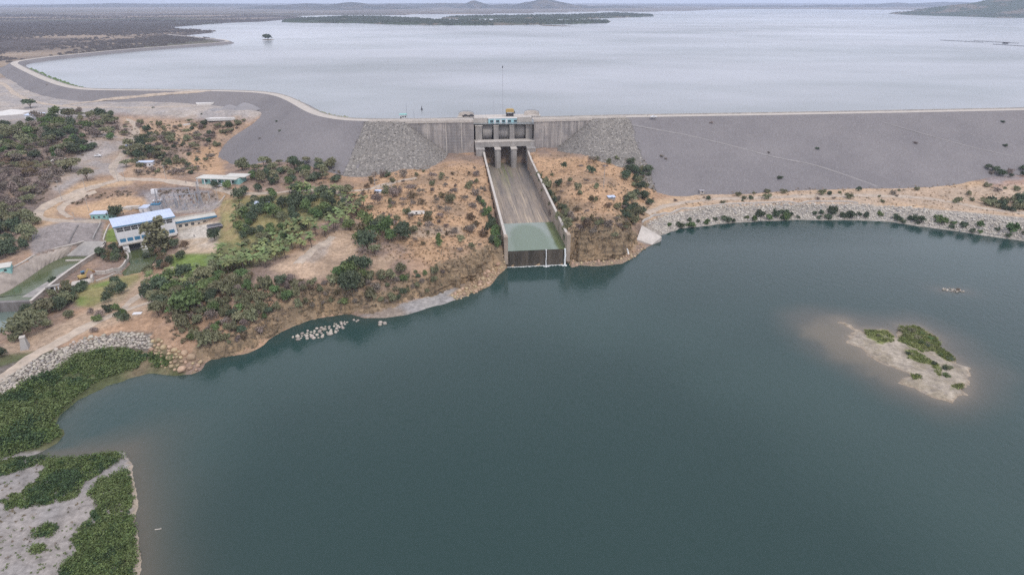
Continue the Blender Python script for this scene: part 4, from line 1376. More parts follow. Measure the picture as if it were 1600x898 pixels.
# long bare spit off the first island
o, g = mound('sandbar', W([(840, 39.2), (880, 40.6), (895, 41.3), (880, 41.6), (850, 40.8)], 47.5), 1.2, 60, lambda x, y, d, h: np.broadcast_to(np.array((0.14, 0.115, 0.09)), x.shape + (3,)), 3, 5, zb=47.4)
kind(o, 'structure')
for (px, base, top, wpx, D, pw) in ((743, 15.5, 1.0, 46, 9000, 1.15), (850, 15.5, -2.0, 80, 8600, 1.05), (905, 15.5, 7.5, 52, 8900, 1.3), (700, 15, 4.0, 120, 10500, 1.4), (550, 18, 3.5, 150, 8200, 1.6), (1400, 15, 4.5, 120, 11000, 1.3), (1330, 15, 8, 80, 10500, 1.3), (1470, 15, 3.0, 150, 12500, 1.3), (1570, 14, 2.5, 130, 13500, 1.3), (640, 12, 5.5, 220, 14000, 1.5), (300, 14, 5.2, 260, 12000, 1.6), (1050, 12, 7.5, 180, 14500, 1.5), (480, 16, 5.5, 140, 9000, 1.4), (610, 15, 6, 100, 9500, 1.4), (790, 14, 7, 110, 9300, 1.4), (960, 14, 8.5, 90, 9800, 1.4), (1210, 13, 8.5, 140, 11000, 1.4), (1290, 14, 7.5, 90, 10500, 1.4), (1500, 12, 3, 120, 12000, 1.3), (180, 14, 5, 240, 11500, 1.5)):
    cx = GY(px, base, D)[0]
    ztop = GY(px, top, D)[2]
    rad = wpx / FPX * D * 1.05 / 2 * 1.6
    th = np.linspace(0, 2 * math.pi, 40, endpoint=False)
    out = np.stack([cx + rad * np.cos(th), D + rad * .8 * np.sin(th)], 1)
    z0 = min(hz(cx, D - rad * .8), hz(cx, D), hz(cx - rad, D), hz(cx + rad, D)) - 2
    o, g = mound('hill', out, 4, 90, lambda x, y, d, h: lerp(np.broadcast_to(np.array((0.062, 0.062, 0.055)), x.shape + (3,)), np.array((0.13, 0.11, 0.09)), sst(.5, .7, fbm(x, y, 90, 8, 5))), int(px), rad * .3, peaks=[(cx, D, max(ztop - z0 - 4, 8), rad, pw)], zb=z0, rough=.2)
    kind(o, 'structure')

# ------------------------------------------------------------------ plants


def leaf_quads(C, s, r, tri=False):
    """randomly turned leaf sprays at centres C with sizes s"""
    n = len(C)
    a = r.normal(size=(n, 3))
    a /= np.linalg.norm(a, axis=1)[:, None]
    b = np.cross(a, r.normal(size=(n, 3)))
    b /= np.linalg.norm(b, axis=1)[:, None]
    s = np.asarray(s).reshape(-1, 1)
    V = np.stack([C - a * s - b * s * .6, C + a * s * .9 - b * s * .5, C + a * s * .7 + b * s * .7, C - a * s * .8 + b * s * .5], 1).reshape(-1, 3)
    return V, np.arange(4 * n).reshape(n, 4)


def crown_arrays(seed, shape, n, leaf, core=.62):
    """unit plant: width ~2, lobes of leaf sprays; returns verts/quads (tri cores as degenerate-free quads)"""
    r = np.random.default_rng(seed)
    if shape == 'round':
        lobes = [(r.uniform(-.42, .42), r.uniform(-.42, .42), r.uniform(.45, .95), r.uniform(.38, .6), r.uniform(.32, .5)) for _ in range(8)]
    elif shape == 'umbrella':
        lobes = [(.62 * math.cos(a) * q, .62 * math.sin(a) * q, r.uniform(.75, 1.0), r.uniform(.36, .5), r.uniform(.17, .26)) for a, q in zip(np.linspace(0, 6.28, 9), r.uniform(.35, 1, 9))]
    elif shape == 'low':
        lobes = [(r.uniform(-.55, .55), r.uniform(-.55, .55), r.uniform(.15, .5), r.uniform(.32, .5), r.uniform(.24, .36)) for _ in range(9)]
    else:   # tall
        lobes = [(r.uniform(-.4, .4), r.uniform(-.4, .4), z, r.uniform(.34, .55) * (1.15 - .28 * z), r.uniform(.35, .5)) for z in np.linspace(.5, 2.3, 13)]
    per = n // len(lobes)
    C = []
    for (x, y, z, rr, rz) in lobes:
        d = r.normal(size=(per, 3))
        d /= np.linalg.norm(d, axis=1)[:, None]
        d[:, 2] = np.where(d[:, 2] < -.35, -d[:, 2], d[:, 2])
        q = r.uniform(.66, 1.2, (per, 1))
        C.append(np.array([x, y, z]) + d * q * np.array([rr, rr, rz]))
    C = np.concatenate(C)
    V, F = leaf_quads(C, leaf * r.uniform(.6, 1.3, len(C)), r)
    if core:
        for (x, y, z, rr, rz) in lobes:
            B = np.array([(1, 0, 0), (0, 1, 0), (-1, 0, 0), (0, -1, 0), (.55, .55, .75), (-.55, .55, .75), (-.55, -.55, .75), (.55, -.55, .75)], float) * np.array([rr, rr, rz]) * core * r.uniform(.8, 1.1, (8, 1)) + np.array([x, y, z])
            f = np.array([(0, 1, 4, 4), (1, 5, 4, 4), (1, 2, 5, 5), (2, 6, 5, 5), (2, 3, 6, 6), (3, 7, 6, 6), (3, 0, 7, 7), (0, 4, 7, 7), (4, 5, 6, 7)])
            f = np.array([(4, 5, 6, 7), (0, 1, 5, 4), (1, 2, 6, 5), (2, 3, 7, 6), (3, 0, 4, 7)])
            F = np.concatenate([F, f + len(V)])
            V = np.concatenate([V, B])
    return V, F


def trunk_mb(shape, seed):
    r = random.Random(seed)
    m = MB()
    top = {'round': .45, 'umbrella': .62, 'low': .15, 'tall': .7}[shape]
    m.tube((0, 0, -.12), (0, 0, top * .6), .06, .045, 6)
    for k in range(4):
        a = k * 1.57 + r.random()
        m.tube((0, 0, top * .5), (.34 * math.cos(a), .34 * math.sin(a), top + .2), .035, .015, 5)
    if shape == 'tall':
        m.tube((0, 0, top * .6), (0.05, 0, 2.0), .045, .015, 5)
    return m


PROTO = {}
SHAPE_SEED = {'round': 3, 'umbrella': 5, 'low': 7, 'tall': 9}


def proto_mesh(shape, leafm, v):
    key = (shape, leafm.name, v)
    if key not in PROTO:
        n, leaf, core = {'round': (620, .088, .68), 'umbrella': (560, .085, .62), 'low': (440, .098, .66), 'tall': (1150, .085, .6)}[shape]
        if leafm.name in ('leaf_dry', 'leaf_brown'):
            n, core = int(n * .62), 0.35
        V, F = crown_arrays(SHAPE_SEED[shape] * 31 + 17 * v, shape, n, leaf, core)
        o = np_obj('crown', V, F, leafm)
        me = o.data
        bpy.data.objects.remove(o)
        PROTO[key] = me
    return PROTO[key]


def trunk_mesh(shape, v):
    key = ('trunk', shape, v)
    if key not in PROTO:
        me = trunk_mb(shape, v).mesh('trunk')
        me.materials.append(bark)
        PROTO[key] = me
    return PROTO[key]


def plant(name, label, cat, p, width, height, shape, leafm, group=None, trunk=True):
    v = random.randrange(7)
    hs_ = {'round': 1.35, 'umbrella': 1.15, 'low': .75, 'tall': 2.75}[shape]
    sx, sz = width / 2, height / hs_
    rot = random.uniform(0, 6.28)
    if trunk:
        o = thing(name, label, cat, (p[0], p[1], p[2] - .15), rot, group)
        o.scale = (sx, sx * random.uniform(.85, 1.15), sz)
        link('crown', proto_mesh(shape, leafm, v), o)
        link('trunk', trunk_mesh(shape, v), o)
    else:
        o = link(name, proto_mesh(shape, leafm, v))
        o.location, o.rotation_euler = (p[0], p[1], p[2] - .15), (0, 0, rot)
        o.scale = (sx, sx * random.uniform(.85, 1.15), sz)
        tag(o, label, cat, group)
    return o


def veg_mass(name, polys, n, mats, rmin, rmax, per, leaf, seed, hgt=.55, zone_z=None, gaps=0.0):
    r = np.random.default_rng(seed)
    mats = mats if isinstance(mats, list) else [mats]
    VV, FF, MM, o = [], [], [], 0
    for poly, nn_ in zip(polys, n):
        poly = np.asarray(poly, float)
        px, py = r.uniform(poly[:, 0].min(), poly[:, 0].max(), nn_ * 6), r.uniform(poly[:, 1].min(), poly[:, 1].max(), nn_ * 6)
        k = inside(px, py, poly)
        px, py = px[k][:nn_], py[k][:nn_]
        P = np.array([G(a, b, zone_z) for a, b in zip(px, py)]) if zone_z is not None else on_many(px, py)
        big = fbm(P[:, 0], P[:, 1], 9, seed, 3)
        kin = fbm(P[:, 0], P[:, 1], 7, seed + 5, 4)
        for p, g_, kk in zip(P, big, kin):
            if p[2] < .1 or g_ < gaps * r.uniform(.7, 1.1):
                continue
            R0 = r.uniform(rmin, rmax) * (.25 + 1.5 * g_)
            d = r.normal(size=(per, 3))
            d /= np.linalg.norm(d, axis=1)[:, None]
            d[:, 2] = np.abs(d[:, 2])
            C = p + d * r.uniform(.35, 1.1, (per, 1)) * np.array([R0, R0, R0 * hgt * 1.3 * r.uniform(.6, 1.5)])
            V, F = leaf_quads(C, leaf * r.uniform(.6, 1.4, per), r)
            VV.append(V)
            FF.append(F + o)
            MM += [int(np.clip((kk + r.normal(0, .08) - .3) / .4 * len(mats), 0, len(mats) - 1))] * len(F)
            o += len(V)
    ob = np_obj(name, np.concatenate(VV), np.concatenate(FF), mats, mi=MM)
    return kind(ob, 'stuff')


PLACED = []


def scatter(poly, n, smin, smax, choices, name, cat, label, group, asp=.7, space=.55, trunk=False, avoid=()):
    poly = np.asarray(poly, float)
    x0, y0, x1, y1 = poly[:, 0].min(), poly[:, 1].min(), poly[:, 0].max(), poly[:, 1].max()
    px, py = rng.uniform(x0, x1, n * 14), rng.uniform(y0, y1, n * 14)
    k = inside(px, py, poly)
    for a in avoid:
        k &= ~inside(px, py, np.asarray(a, float))
    px, py = px[k][:n * 7], py[k][:n * 7]
    P = on_many(px, py)
    done = []
    for p in P:
        if len(done) >= n:
            break
        w_ = smin + (smax - smin) * random.random() ** 1.6
        if any((p[0] - q[0]) ** 2 + (p[1] - q[1]) ** 2 < (space * (w_ + q[2]) / 2) ** 2 for q in done):
            continue
        if p[2] < .15:
            continue
        done.append((p[0], p[1], w_))
        ch = random.choices(choices, [c[2] for c in choices])[0]
        plant(name, label, cat, p, w_, w_ * asp * random.uniform(.8, 1.25), ch[0], ch[1], group, trunk)


D_, G_, O_, Y_, B_ = leaf_dark, leaf_green, leaf_olive, leaf_dry, leaf_brown
ROADS = [[(195, 185), (218, 190), (218, 215), (190, 250), (185, 275), (165, 275), (170, 250), (190, 225), (205, 205)], [(50, 345), (130, 290), (200, 274), (210, 290), (100, 312), (80, 335), (70, 350)]]
wood = 'trees of the thicket on the left slope'
scatter([(-20, 205), (50, 188), (110, 178), (185, 185), (195, 205), (150, 235), (80, 250), (-20, 250)], 115, 7, 14, [('round', G_, 2), ('round', D_, 3), ('umbrella', O_, 3), ('round', O_, 2), ('round', Y_, 2)], 'thicket_tree', 'tree', 'rounded tree crowding in the thicket below the far-left dam road', wood, .62, .42, True, ROADS)
scatter([(-20, 245), (80, 245), (120, 250), (90, 290), (50, 320), (20, 340), (-20, 350)], 120, 5, 11, [('round', Y_, 5), ('umbrella', O_, 2), ('low', Y_, 3), ('umbrella', B_, 1)], 'thorn_bush', 'bush', 'grey leafless thorn bush on the left slope above the loop track', 'thorn bushes above the loop track', .6, .5, False, ROADS)
scatter([(-20, 325), (30, 330), (62, 345), (60, 372), (45, 392), (-20, 412)], 34, 7, 12, [('round', O_, 4), ('round', D_, 2)], 'olive_tree', 'tree', 'olive-green tree in the grove above the canal wall', 'grove above the canal', .7, .45, True)
scatter([(190, 195), (250, 190), (330, 195), (385, 190), (345, 225), (330, 250), (300, 275), (215, 275), (195, 240)], 140, 4, 9, [('round', Y_, 4), ('low', D_, 2), ('umbrella', O_, 3), ('low', O_, 2)], 'slope_shrub', 'shrub', 'scrubby shrub on the rough ground between the dirt road and the left dam', 'shrubs between road and dam', .6, .6, False, ROADS)
scatter([(188, 232), (250, 228), (252, 258), (228, 252), (190, 265)], 13, 8, 14, [('round', D_, 3), ('umbrella', O_, 2)], 'shade_tree', 'tree', 'dark shade tree in the clump round the small white hut', 'clump round the white hut', .65, .5, True)
scatter([(375, 262), (420, 256), (455, 248), (520, 262), (535, 285), (470, 292), (400, 288)], 48, 6, 12, [('round', D_, 3), ('umbrella', O_, 3), ('round', O_, 2), ('round', G_, 1)], 'knoll_tree', 'tree', 'bushy tree on the knoll behind the long pale-roofed office', 'trees on the knoll behind the office', .65, .5, True)
scatter([(370, 300), (450, 296), (545, 300), (550, 320), (500, 345), (455, 370), (420, 400), (385, 390), (370, 350)], 66, 6, 11, [('round', D_, 4), ('round', G_, 3), ('round', O_, 2)], 'garden_tree', 'tree', 'leafy dark green tree in the garden right of the switchyard', 'garden trees', .75, .5, True)
scatter([(535, 300), (600, 268), (700, 262), (755, 265), (768, 380), (720, 400), (640, 380), (600, 345), (560, 340)], 112, 3, 8, [('umbrella', Y_, 4), ('low', Y_, 2), ('low', B_, 2), ('low', O_, 1), ('round', O_, 1)], 'dry_shrub', 'shrub', 'small grey dry shrub on the tan hill left of the spillway', 'dry shrubs on the tan hill', .7, .9, False)
scatter([(540, 360), (575, 350), (628, 352), (632, 385), (600, 405), (560, 395)], 14, 8, 13, [('round', G_, 2), ('umbrella', O_, 2), ('round', D_, 2), ('round', B_, .5)], 'acacia_tree', 'tree', 'spreading green acacia in the cluster at the middle of the tan hill', 'acacia cluster on the tan hill', .75, .5, True)
scatter([(540, 290), (560, 320), (590, 320), (580, 345), (555, 350), (520, 350), (525, 320)], 12, 5, 9, [('umbrella', O_, 3), ('round', Y_, 2)], 'dry_shrub', 'shrub', 'olive shrub beside the palm grove at the edge of the tan hill', 'shrubs beside the palm grove', .7, .6, False)
scatter([(300, 440), (400, 430), (480, 445), (560, 430), (640, 425), (700, 425), (690, 455), (600, 478), (520, 482), (440, 495), (400, 530), (340, 545), (290, 530), (270, 490)], 185, 3.2, 8, [('round', Y_, 2), ('low', B_, 2), ('low', O_, 4), ('round', O_, 3), ('round', G_, 1.5), ('round', D_, 1)], 'cliff_shrub', 'shrub', 'tangled brown-green shrub clinging to the cliff above the lake', 'shrubs on the lake cliff', .7, .55, False)
scatter([(225, 445), (290, 430), (350, 425), (370, 450), (320, 480), (250, 500), (230, 480)], 40, 6, 11, [('round', G_, 4), ('umbrella', O_, 3), ('round', D_, 2)], 'bank_tree', 'tree', 'full green tree on the bank above the lower dirt track', 'trees above the lower track', .75, .5, True)
scatter([(515, 425), (570, 415), (575, 455), (530, 470)], 8, 7, 11, [('round', D_, 3), ('round', G_, 1)], 'bank_tree', 'tree', 'dark green tree in the gully of the lake cliff', 'trees in the cliff gully', .8, .5, True)
scatter([(44, 482), (80, 472), (125, 478), (110, 500), (40, 530), (0, 560), (0, 545), (34, 520)], 16, 6, 12, [('round', O_, 3), ('round', D_, 2), ('umbrella', O_, 2)], 'lagoon_tree', 'tree', 'spreading tree between the lower canal end and the dirt track', 'trees between canal end and track', .7, .5, True)
scatter([(130, 492), (200, 478), (210, 495), (150, 520)], 9, 4, 8, [('low', D_, 2), ('low', G_, 2), ('round', Y_, 1)], 'track_bush', 'bush', 'low bush beside the fork of the lower dirt track', 'bushes at the track fork', .6, .5, False)
scatter([(148, 395), (195, 385), (205, 400), (185, 412), (150, 415)], 16, 4, 8, [('round', B_, 3), ('round', D_, 2), ('round', G_, 1)], 'planted_bush', 'bush', 'brown-green bush packed inside the curved wall beside the canal', 'bushes inside the curved wall', .75, .5, False)
scatter([(215, 405), (250, 385), (300, 385), (285, 410), (240, 432), (225, 428)], 24, 4, 8, [('round', O_, 3), ('round', B_, 2), ('round', D_, 2)], 'planted_bush', 'bush', 'rounded bush in the planting before the powerhouse', 'bushes before the powerhouse', .8, .55, False)
scatter([(85, 445), (130, 440), (135, 462), (100, 478), (80, 465)], 12, 4, 8, [('low', D_, 2), ('low', O_, 2)], 'wall_bush', 'bush', 'low bush along the foot of the canal dividing wall', 'bushes along the canal wall', .6, .5, False)
scatter([(158, 458), (180, 440), (205, 438), (200, 452), (170, 478)], 7, 5, 8, [('round', D_, 2), ('round', O_, 2)], 'lawn_bush', 'bush', 'dark rounded bush on the lawn beside the grey digger', 'bushes on the lower lawn', .75, .6, False)
scatter([(838, 235), (880, 240), (990, 252), (1015, 290), (1000, 330), (960, 345), (900, 345), (865, 310)], 34, 3, 7.5, [('umbrella', Y_, 4), ('low', B_, 2), ('low', O_, 3), ('low', D_, 1)], 'hill_shrub', 'shrub', 'dry shrub on the tan knoll right of the spillway', 'shrubs on the right knoll', .65, .7, False)
scatter([(975, 255), (1012, 262), (1022, 300), (1015, 325), (985, 360), (972, 330), (978, 300)], 34, 5, 10, [('round', D_, 3), ('round', O_, 2)], 'hill_bush', 'bush', 'dark bush on the flank of the right knoll facing the grey dam', 'bushes on the flank of the right knoll', .7, .5, False)
scatter([(838, 270), (862, 300), (892, 340), (886, 385), (866, 345)], 30, 3.5, 7, [('low', D_, 2), ('low', O_, 3), ('low', Y_, 1)], 'chute_bush', 'bush', 'dark bush beside the outer side of the right chute wall', 'bushes along the right chute wall', .8, .5, False)
scatter([(748, 315), (758, 315), (780, 370), (786, 400), (768, 390)], 22, 3.5, 6, [('low', D_, 3), ('low', G_, 2)], 'chute_bush', 'bush', 'dark bush in the trench beside the left chute wall', 'bushes along the left chute wall', .9, .5, False)
scatter([(1040, 352), (1100, 340), (1330, 333), (1480, 348), (1600, 366), (1600, 375), (1480, 358), (1330, 343), (1100, 351), (1045, 363)], 46, 3.5, 9, [('low', D_, 4), ('low', G_, 2)], 'shore_bush', 'bush', 'dark green bush at the waterline of the pale stone bank', 'bushes along the stone bank', .62, .6, False)
scatter([(1040, 318), (1100, 302), (1250, 299), (1500, 290), (1600, 288), (1600, 330), (1480, 318), (1250, 314), (1100, 322)], 34, 2.5, 7, [('low', O_, 3), ('low', Y_, 3), ('low', D_, 1)], 'shelf_shrub', 'shrub', 'scattered shrub on the sandy strip between dam and stone bank', 'shrubs on the sandy strip', .55, .9, False)
scatter([(1535, 318), (1600, 312), (1620, 335), (1560, 328)], 14, 6, 10, [('low', D_, 3), ('low', O_, 2)], 'shelf_bush', 'bush', 'large dark bush in the thicket at the far end of the sandy strip', 'thicket on the sandy strip', .6, .5, False)
scatter([(1000, 195), (1600, 180), (1600, 275), (1350, 285), (1040, 290)], 9, 3, 5, [('low', Y_, 3), ('low', D_, 1)], 'dam_weed', 'bush', 'tiny bush rooted in the grey face of the right dam', 'tiny bushes on the right dam', .35, 1.0, False)
scatter([(60, 130), (250, 145), (400, 150), (560, 200), (560, 250), (440, 240)], 7, 3, 5, [('low', Y_, 3), ('low', D_, 1)], 'dam_weed', 'bush', 'tiny bush rooted in the grey face of the left dam', 'tiny bushes on the left dam', .35, 1.0, False)
scatter([(1535, 262), (1600, 258), (1600, 280), (1545, 280)], 8, 4, 8, [('round', D_, 2), ('low', Y_, 1)], 'dam_bush', 'bush', 'dark bush on the earth heap at the toe of the right dam', 'bushes on the heap at the dam toe', .7, .6, False)
for (px, py) in ((1408, 512), (1425, 514), (1440, 518), (1455, 526), (1432, 524), (1440, 533), (1452, 535), (1415, 518), (1372, 522), (1418, 550), (1475, 575), (1482, 572), (1478, 584), (1470, 552), (1484, 557), (1460, 566), (1450, 538)):
    p = G(px, py + 3, .8)
    plant('island_bush', 'dark bush on the low gravel island', 'bush', (p[0], p[1], isl_z(p[0], p[1]) + .05), random.uniform(2, 4.2), random.uniform(.8, 1.4), 'low', random.choice([D_, G_, O_]), 'bushes on the gravel island', False)

# dead brush and dry grass between the shrubs
brush = simple('dry_brush', (0.21, 0.165, 0.125), .95, .4, .25, stain=((0.15, 0.14, 0.08), .8))
dry_grass = simple('dry_grass', (0.36, 0.25, 0.15), .95, .3, .25, stain=((0.24, 0.19, 0.13), .8))
BR = [[(250, 480), (300, 445), (400, 435), (480, 447), (560, 432), (640, 428), (705, 425), (700, 450), (600, 480), (520, 484), (440, 500), (400, 535), (330, 550), (270, 535)],
      [(-20, 205), (60, 188), (185, 185), (190, 205), (120, 250), (90, 290), (30, 345), (-20, 410)],
      [(195, 200), (250, 190), (390, 188), (345, 225), (335, 262), (300, 276), (215, 276), (200, 240)],
      [(865, 320), (900, 345), (980, 340), (1010, 300), (1000, 262), (1025, 300), (1010, 345), (985, 385), (900, 385), (880, 370)],
      [(380, 262), (455, 248), (535, 268), (530, 292), (400, 290)], [(100, 312), (200, 296), (330, 298), (345, 312), (240, 305), (150, 312), (110, 322)]]
veg_mass('dry_brush', BR, [520, 520, 420, 130, 100, 90], brush, .6, 1.6, 20, .34, 21, hgt=.55)
HG = [[(520, 300), (600, 270), (700, 255), (765, 258), (775, 400), (740, 430), (690, 420), (560, 400), (540, 350)], [(825, 240), (1010, 250), (1025, 300), (1000, 350), (900, 360), (870, 330)], [(1040, 330), (1100, 300), (1600, 285), (1600, 338), (1330, 315), (1100, 324)]]
veg_mass('dry_grass', HG, [1500, 700, 420], dry_grass, .3, 1.0, 9, .26, 22, hgt=.5)
veg_mass('dead_scrub', HG, [420, 220, 60], brush, .4, 1.4, 14, .30, 23, hgt=.6)

scatter([(880, 335), (910, 345), (965, 340), (985, 335), (985, 380), (960, 372), (900, 372)], 30, 3.5, 7, [('low', Y_, 3), ('low', B_, 3), ('round', O_, 2)], 'bluff_shrub', 'shrub', 'grey-brown shrub on the brink of the rounded bluff right of the spillway', 'shrubs on the rounded bluff', .65, .6, False)
# trees that stand out
for px, py, w_, h_, shp, lm, lab in (
        (249, 397, 23, 23, 'tall', O_, 'tall grey-green tree standing before the white powerhouse'),
        (184, 342, 11, 9, 'round', D_, 'dark round tree at the left end of the powerhouse roof'),
        (336, 376, 9, 7.5, 'round', D_, 'dark round tree by the small grey-roofed shed in the yard'),
        (463, 330, 13, 12, 'round', D_, 'biggest darkest tree in the middle of the palm garden'),
        (48, 169, 15, 8, 'umbrella', D_, 'lone flat-topped acacia on the bare ground beside the pale slab'),
        (112, 268, 18, 9, 'umbrella', O_, 'wide flat-topped acacia beside the lone grey-roofed hut'),
        (137, 283, 13, 9, 'umbrella', O_, 'tall acacia at the bend of the dirt road'),
        (36, 528, 16, 11, 'round', O_, 'broad tree overhanging the small lagoon at the left edge'),
        (292, 490, 15, 13, 'round', G_, 'bright green tree at the edge of the lake cliff'),
        (687, 385, 6, 8, 'tall', G_, 'slim bright green tree near the cliff edge of the tan hill'),
        (551, 460, 13, 10, 'round', D_, 'largest dark green tree on the lake cliff'),
        (356, 296, 8, 6, 'round', G_, 'bright green tree in front of the office beside the white car'),
        (338, 294, 7, 6, 'round', D_, 'dark tree in front of the office middle'),
        (458, 254, 9, 5, 'round', D_, 'dark green bush-like tree at the knoll top near the dam'),
        (605, 276, 6, 4, 'low', D_, 'dark bush alone at the foot of the rock slope')):
    plant('tree', lab, 'tree', on(px, py), w_, h_, shp, lm, None, True)
p = G(419, 62.5, 47.5)
o, g = mound('islet', np.stack([p[0] + 17 * np.cos(np.linspace(0, 6.28, 20)[:-1]), p[1] + 12 * np.sin(np.linspace(0, 6.28, 20)[:-1])], 1), 1.2, 24, lambda x, y, d, h: np.broadcast_to(np.array((0.2, 0.16, 0.12)), x.shape + (3,)), 2, 6, zb=47.4)
kind(o, 'structure')
plant('tree', 'lone dark rounded tree clump on a tiny islet in the reservoir', 'tree', (p[0], p[1], 48.3), 32, 14, 'round', D_, None, True)

# palms


def palm_meshes(v):
    r = random.Random(v)
    t = MB()
    pts = [(0, 0, -.3), (.1, 0, 1.5), (.25, .05, 3.0), (.5, .1, 4.6)]
    for a, b in zip(pts[:-1], pts[1:]):
        t.tube(a, b, .2, .17, 6)
    f = MB()
    for k in range(13):
        a = k * 2 * math.pi / 13 + r.uniform(-.2, .2)
        el = r.uniform(.1, 1.1)
        L = r.uniform(2.6, 3.4)
        prev = None
        p = Vector((.5, .1, 4.6))
        d = Vector((math.cos(a) * math.cos(el), math.sin(a) * math.cos(el), math.sin(el)))
        side = Vector((-math.sin(a), math.cos(a), 0))
        for i in range(6):
            w = .62 * math.sin(math.pi * (i + .6) / 6.3)
            cur = (p + side * w - Vector((0, 0, .3 * w)), p, p - side * w - Vector((0, 0, .3 * w)))
            if prev:
                f.add([prev[0], prev[1], cur[1], cur[0], prev[1], prev[2], cur[2], cur[1]], [(0, 1, 2, 3), (4, 5, 6, 7)])
            prev = cur
            p = p + d * (L / 5)
            d = (d - Vector((0, 0, .30))).normalized()
    a_, b_ = t.mesh('trunk'), f.mesh('crown')
    a_.materials.append(bark)
    b_.materials.append(leaf_palm)
    return a_, b_


PALM = [palm_meshes(k) for k in range(4)]


def palm(p, s, label, group):
    o = thing('palm_tree', label, 'palm', (p[0], p[1], p[2] - .1), random.uniform(0, 6.28), group)
    o.scale = (s, s, s * random.uniform(.85, 1.2))
    t, f = random.choice(PALM)
    link('trunk', t, o)
    link('crown', f, o)


def palms(poly, n, label, group, smin=.85, smax=1.35):
    poly = np.asarray(poly, float)
    px, py = rng.uniform(poly[:, 0].min(), poly[:, 0].max(), n * 12), rng.uniform(poly[:, 1].min(), poly[:, 1].max(), n * 12)
    k = inside(px, py, poly)
    P = on_many(px[k], py[k])
    done = []
    for p in P:
        if len(done) >= n:
            break
        if any((p[0] - q[0]) ** 2 + (p[1] - q[1]) ** 2 < 9 for q in done):
            continue
        done.append(p)
        palm(p, random.uniform(smin, smax), label, group)


palms([(395, 400), (440, 372), (500, 340), (545, 322), (570, 325), (550, 345), (480, 395), (420, 418), (360, 432), (340, 425)], 62, 'coconut palm in the grove running beside the tan hill', 'palms of the grove beside the hill')
palms([(345, 405), (380, 398), (400, 415), (350, 432), (310, 440), (290, 445), (315, 428)], 26, 'yellow-green palm along the edge of the mown lawn', 'palms along the lawn')
palms([(225, 435), (270, 430), (300, 438), (290, 455), (240, 458)], 12, 'short palm by the lower track below the lawn', 'palms by the lower track', .6, .9)
palms([(355, 325), (378, 320), (385, 360), (365, 372)], 10, 'palm on the dry slope right of the switchyard', 'palms on the dry slope', .7, 1.1)
palms([(430, 300), (470, 298), (540, 305), (560, 318), (500, 315)], 20, 'palm along the upper garden road', 'palms along the upper garden road', .7, 1.1)


BANK = [[(-30, 640), (44, 599), (89, 579), (128, 556), (177, 546), (235, 553), (268, 562), (262, 574), (235, 574), (200, 578), (160, 592), (120, 618), (95, 645), (20, 690), (-30, 700)],
        [(-30, 690), (60, 655), (102, 668), (100, 676), (80, 690), (50, 700), (20, 712), (-30, 722)]]
bank_b = simple('leaf_bank_yellow', (0.135, 0.172, 0.070), .8, .4, .4, spec=.15)
bank_c = simple('leaf_bank_deep', (0.062, 0.100, 0.048), .8, .4, .4, spec=.15)
veg_mass('shrubbery', BANK, [2100, 620], [bank_c, leaf_bank, leaf_bank, bank_b], .8, 2.2, 34, .28, 5, hgt=.8, gaps=.27)
TUFT = [[(0, 745), (60, 728), (120, 780), (150, 800), (100, 880), (60, 900), (-20, 900)]]
SPIT = [[(-30, 725), (40, 714), (100, 717), (150, 713), (194, 704), (196, 711), (165, 735), (130, 755), (120, 778), (85, 785), (65, 790), (30, 795), (25, 780), (60, 745), (75, 730), (60, 724), (20, 740), (-30, 752)],
        [(160, 748), (200, 735), (208, 790), (211, 850), (208, 930), (90, 930), (100, 885), (130, 860), (112, 845), (135, 815), (155, 790), (140, 772)], [(52, 832), (70, 820), (92, 822), (85, 834), (60, 842)], [(50, 858), (72, 850), (76, 860), (58, 866)], [(0, 785), (22, 770), (40, 778), (15, 800)]]
veg_mass('undergrowth', SPIT, [1150, 1700, 40, 18, 40], [bank_c, leaf_bank, leaf_bank, bank_b], .5, 1.6, 34, .22, 6, hgt=.75, gaps=.2)
veg_mass('sparse_weeds', TUFT, [150], [bank_b, brush], .2, .6, 12, .16, 66, hgt=.6)
leaf_isl = simple('leaf_island', (0.15, 0.18, 0.06), .8, .4, .3, stain=((0.20, 0.20, 0.085), .6))
veg_mass('island_grass', ISL_G, [220, 560, 260, 140, 30, 30], leaf_isl, .5, 1.2, 18, .22, 8, hgt=.35, zone_z=.75)
gp = [[(x, y) for x, y in ((60, 700), (100, 690))]]
# far thorn scrub on the plain and the wooded islands: squat leafy clumps


def far_scrub(name, XYZ, rmin, rmax, m, seed, flat=.6):
    r = np.random.default_rng(seed)
    B = np.array([(1, 0, 0), (.3, .95, 0), (-.8, .58, 0), (-.8, -.58, 0), (.3, -.95, 0), (.45, .3, .9), (-.4, .45, 1.0), (-.2, -.5, .85)])
    F0 = np.array([(0, 1, 5, 5), (1, 2, 6, 5), (2, 3, 6, 6), (3, 4, 7, 6), (4, 0, 5, 7), (5, 6, 7, 7)])
    T0 = np.array([(0, 1, 5), (1, 6, 5), (1, 2, 6), (2, 3, 6), (3, 7, 6), (3, 4, 7), (4, 5, 7), (4, 0, 5), (5, 6, 7)])
    n = len(XYZ)
    s = r.uniform(rmin, rmax, (n, 1, 1))
    a = r.uniform(0, 6.28, n)
    c, q = np.cos(a), np.sin(a)
    Bj = B[None] * r.uniform(.7, 1.3, (n, 8, 1))
    V = np.stack([Bj[..., 0] * c[:, None] - Bj[..., 1] * q[:, None], Bj[..., 0] * q[:, None] + Bj[..., 1] * c[:, None], Bj[..., 2] * flat], -1) * s + XYZ[:, None]
    Fq = (T0[None] + (np.arange(n) * 8)[:, None, None]).reshape(-1, 3)
    return kind(np_obj(name, V.reshape(-1, 3), Fq, m), 'stuff')


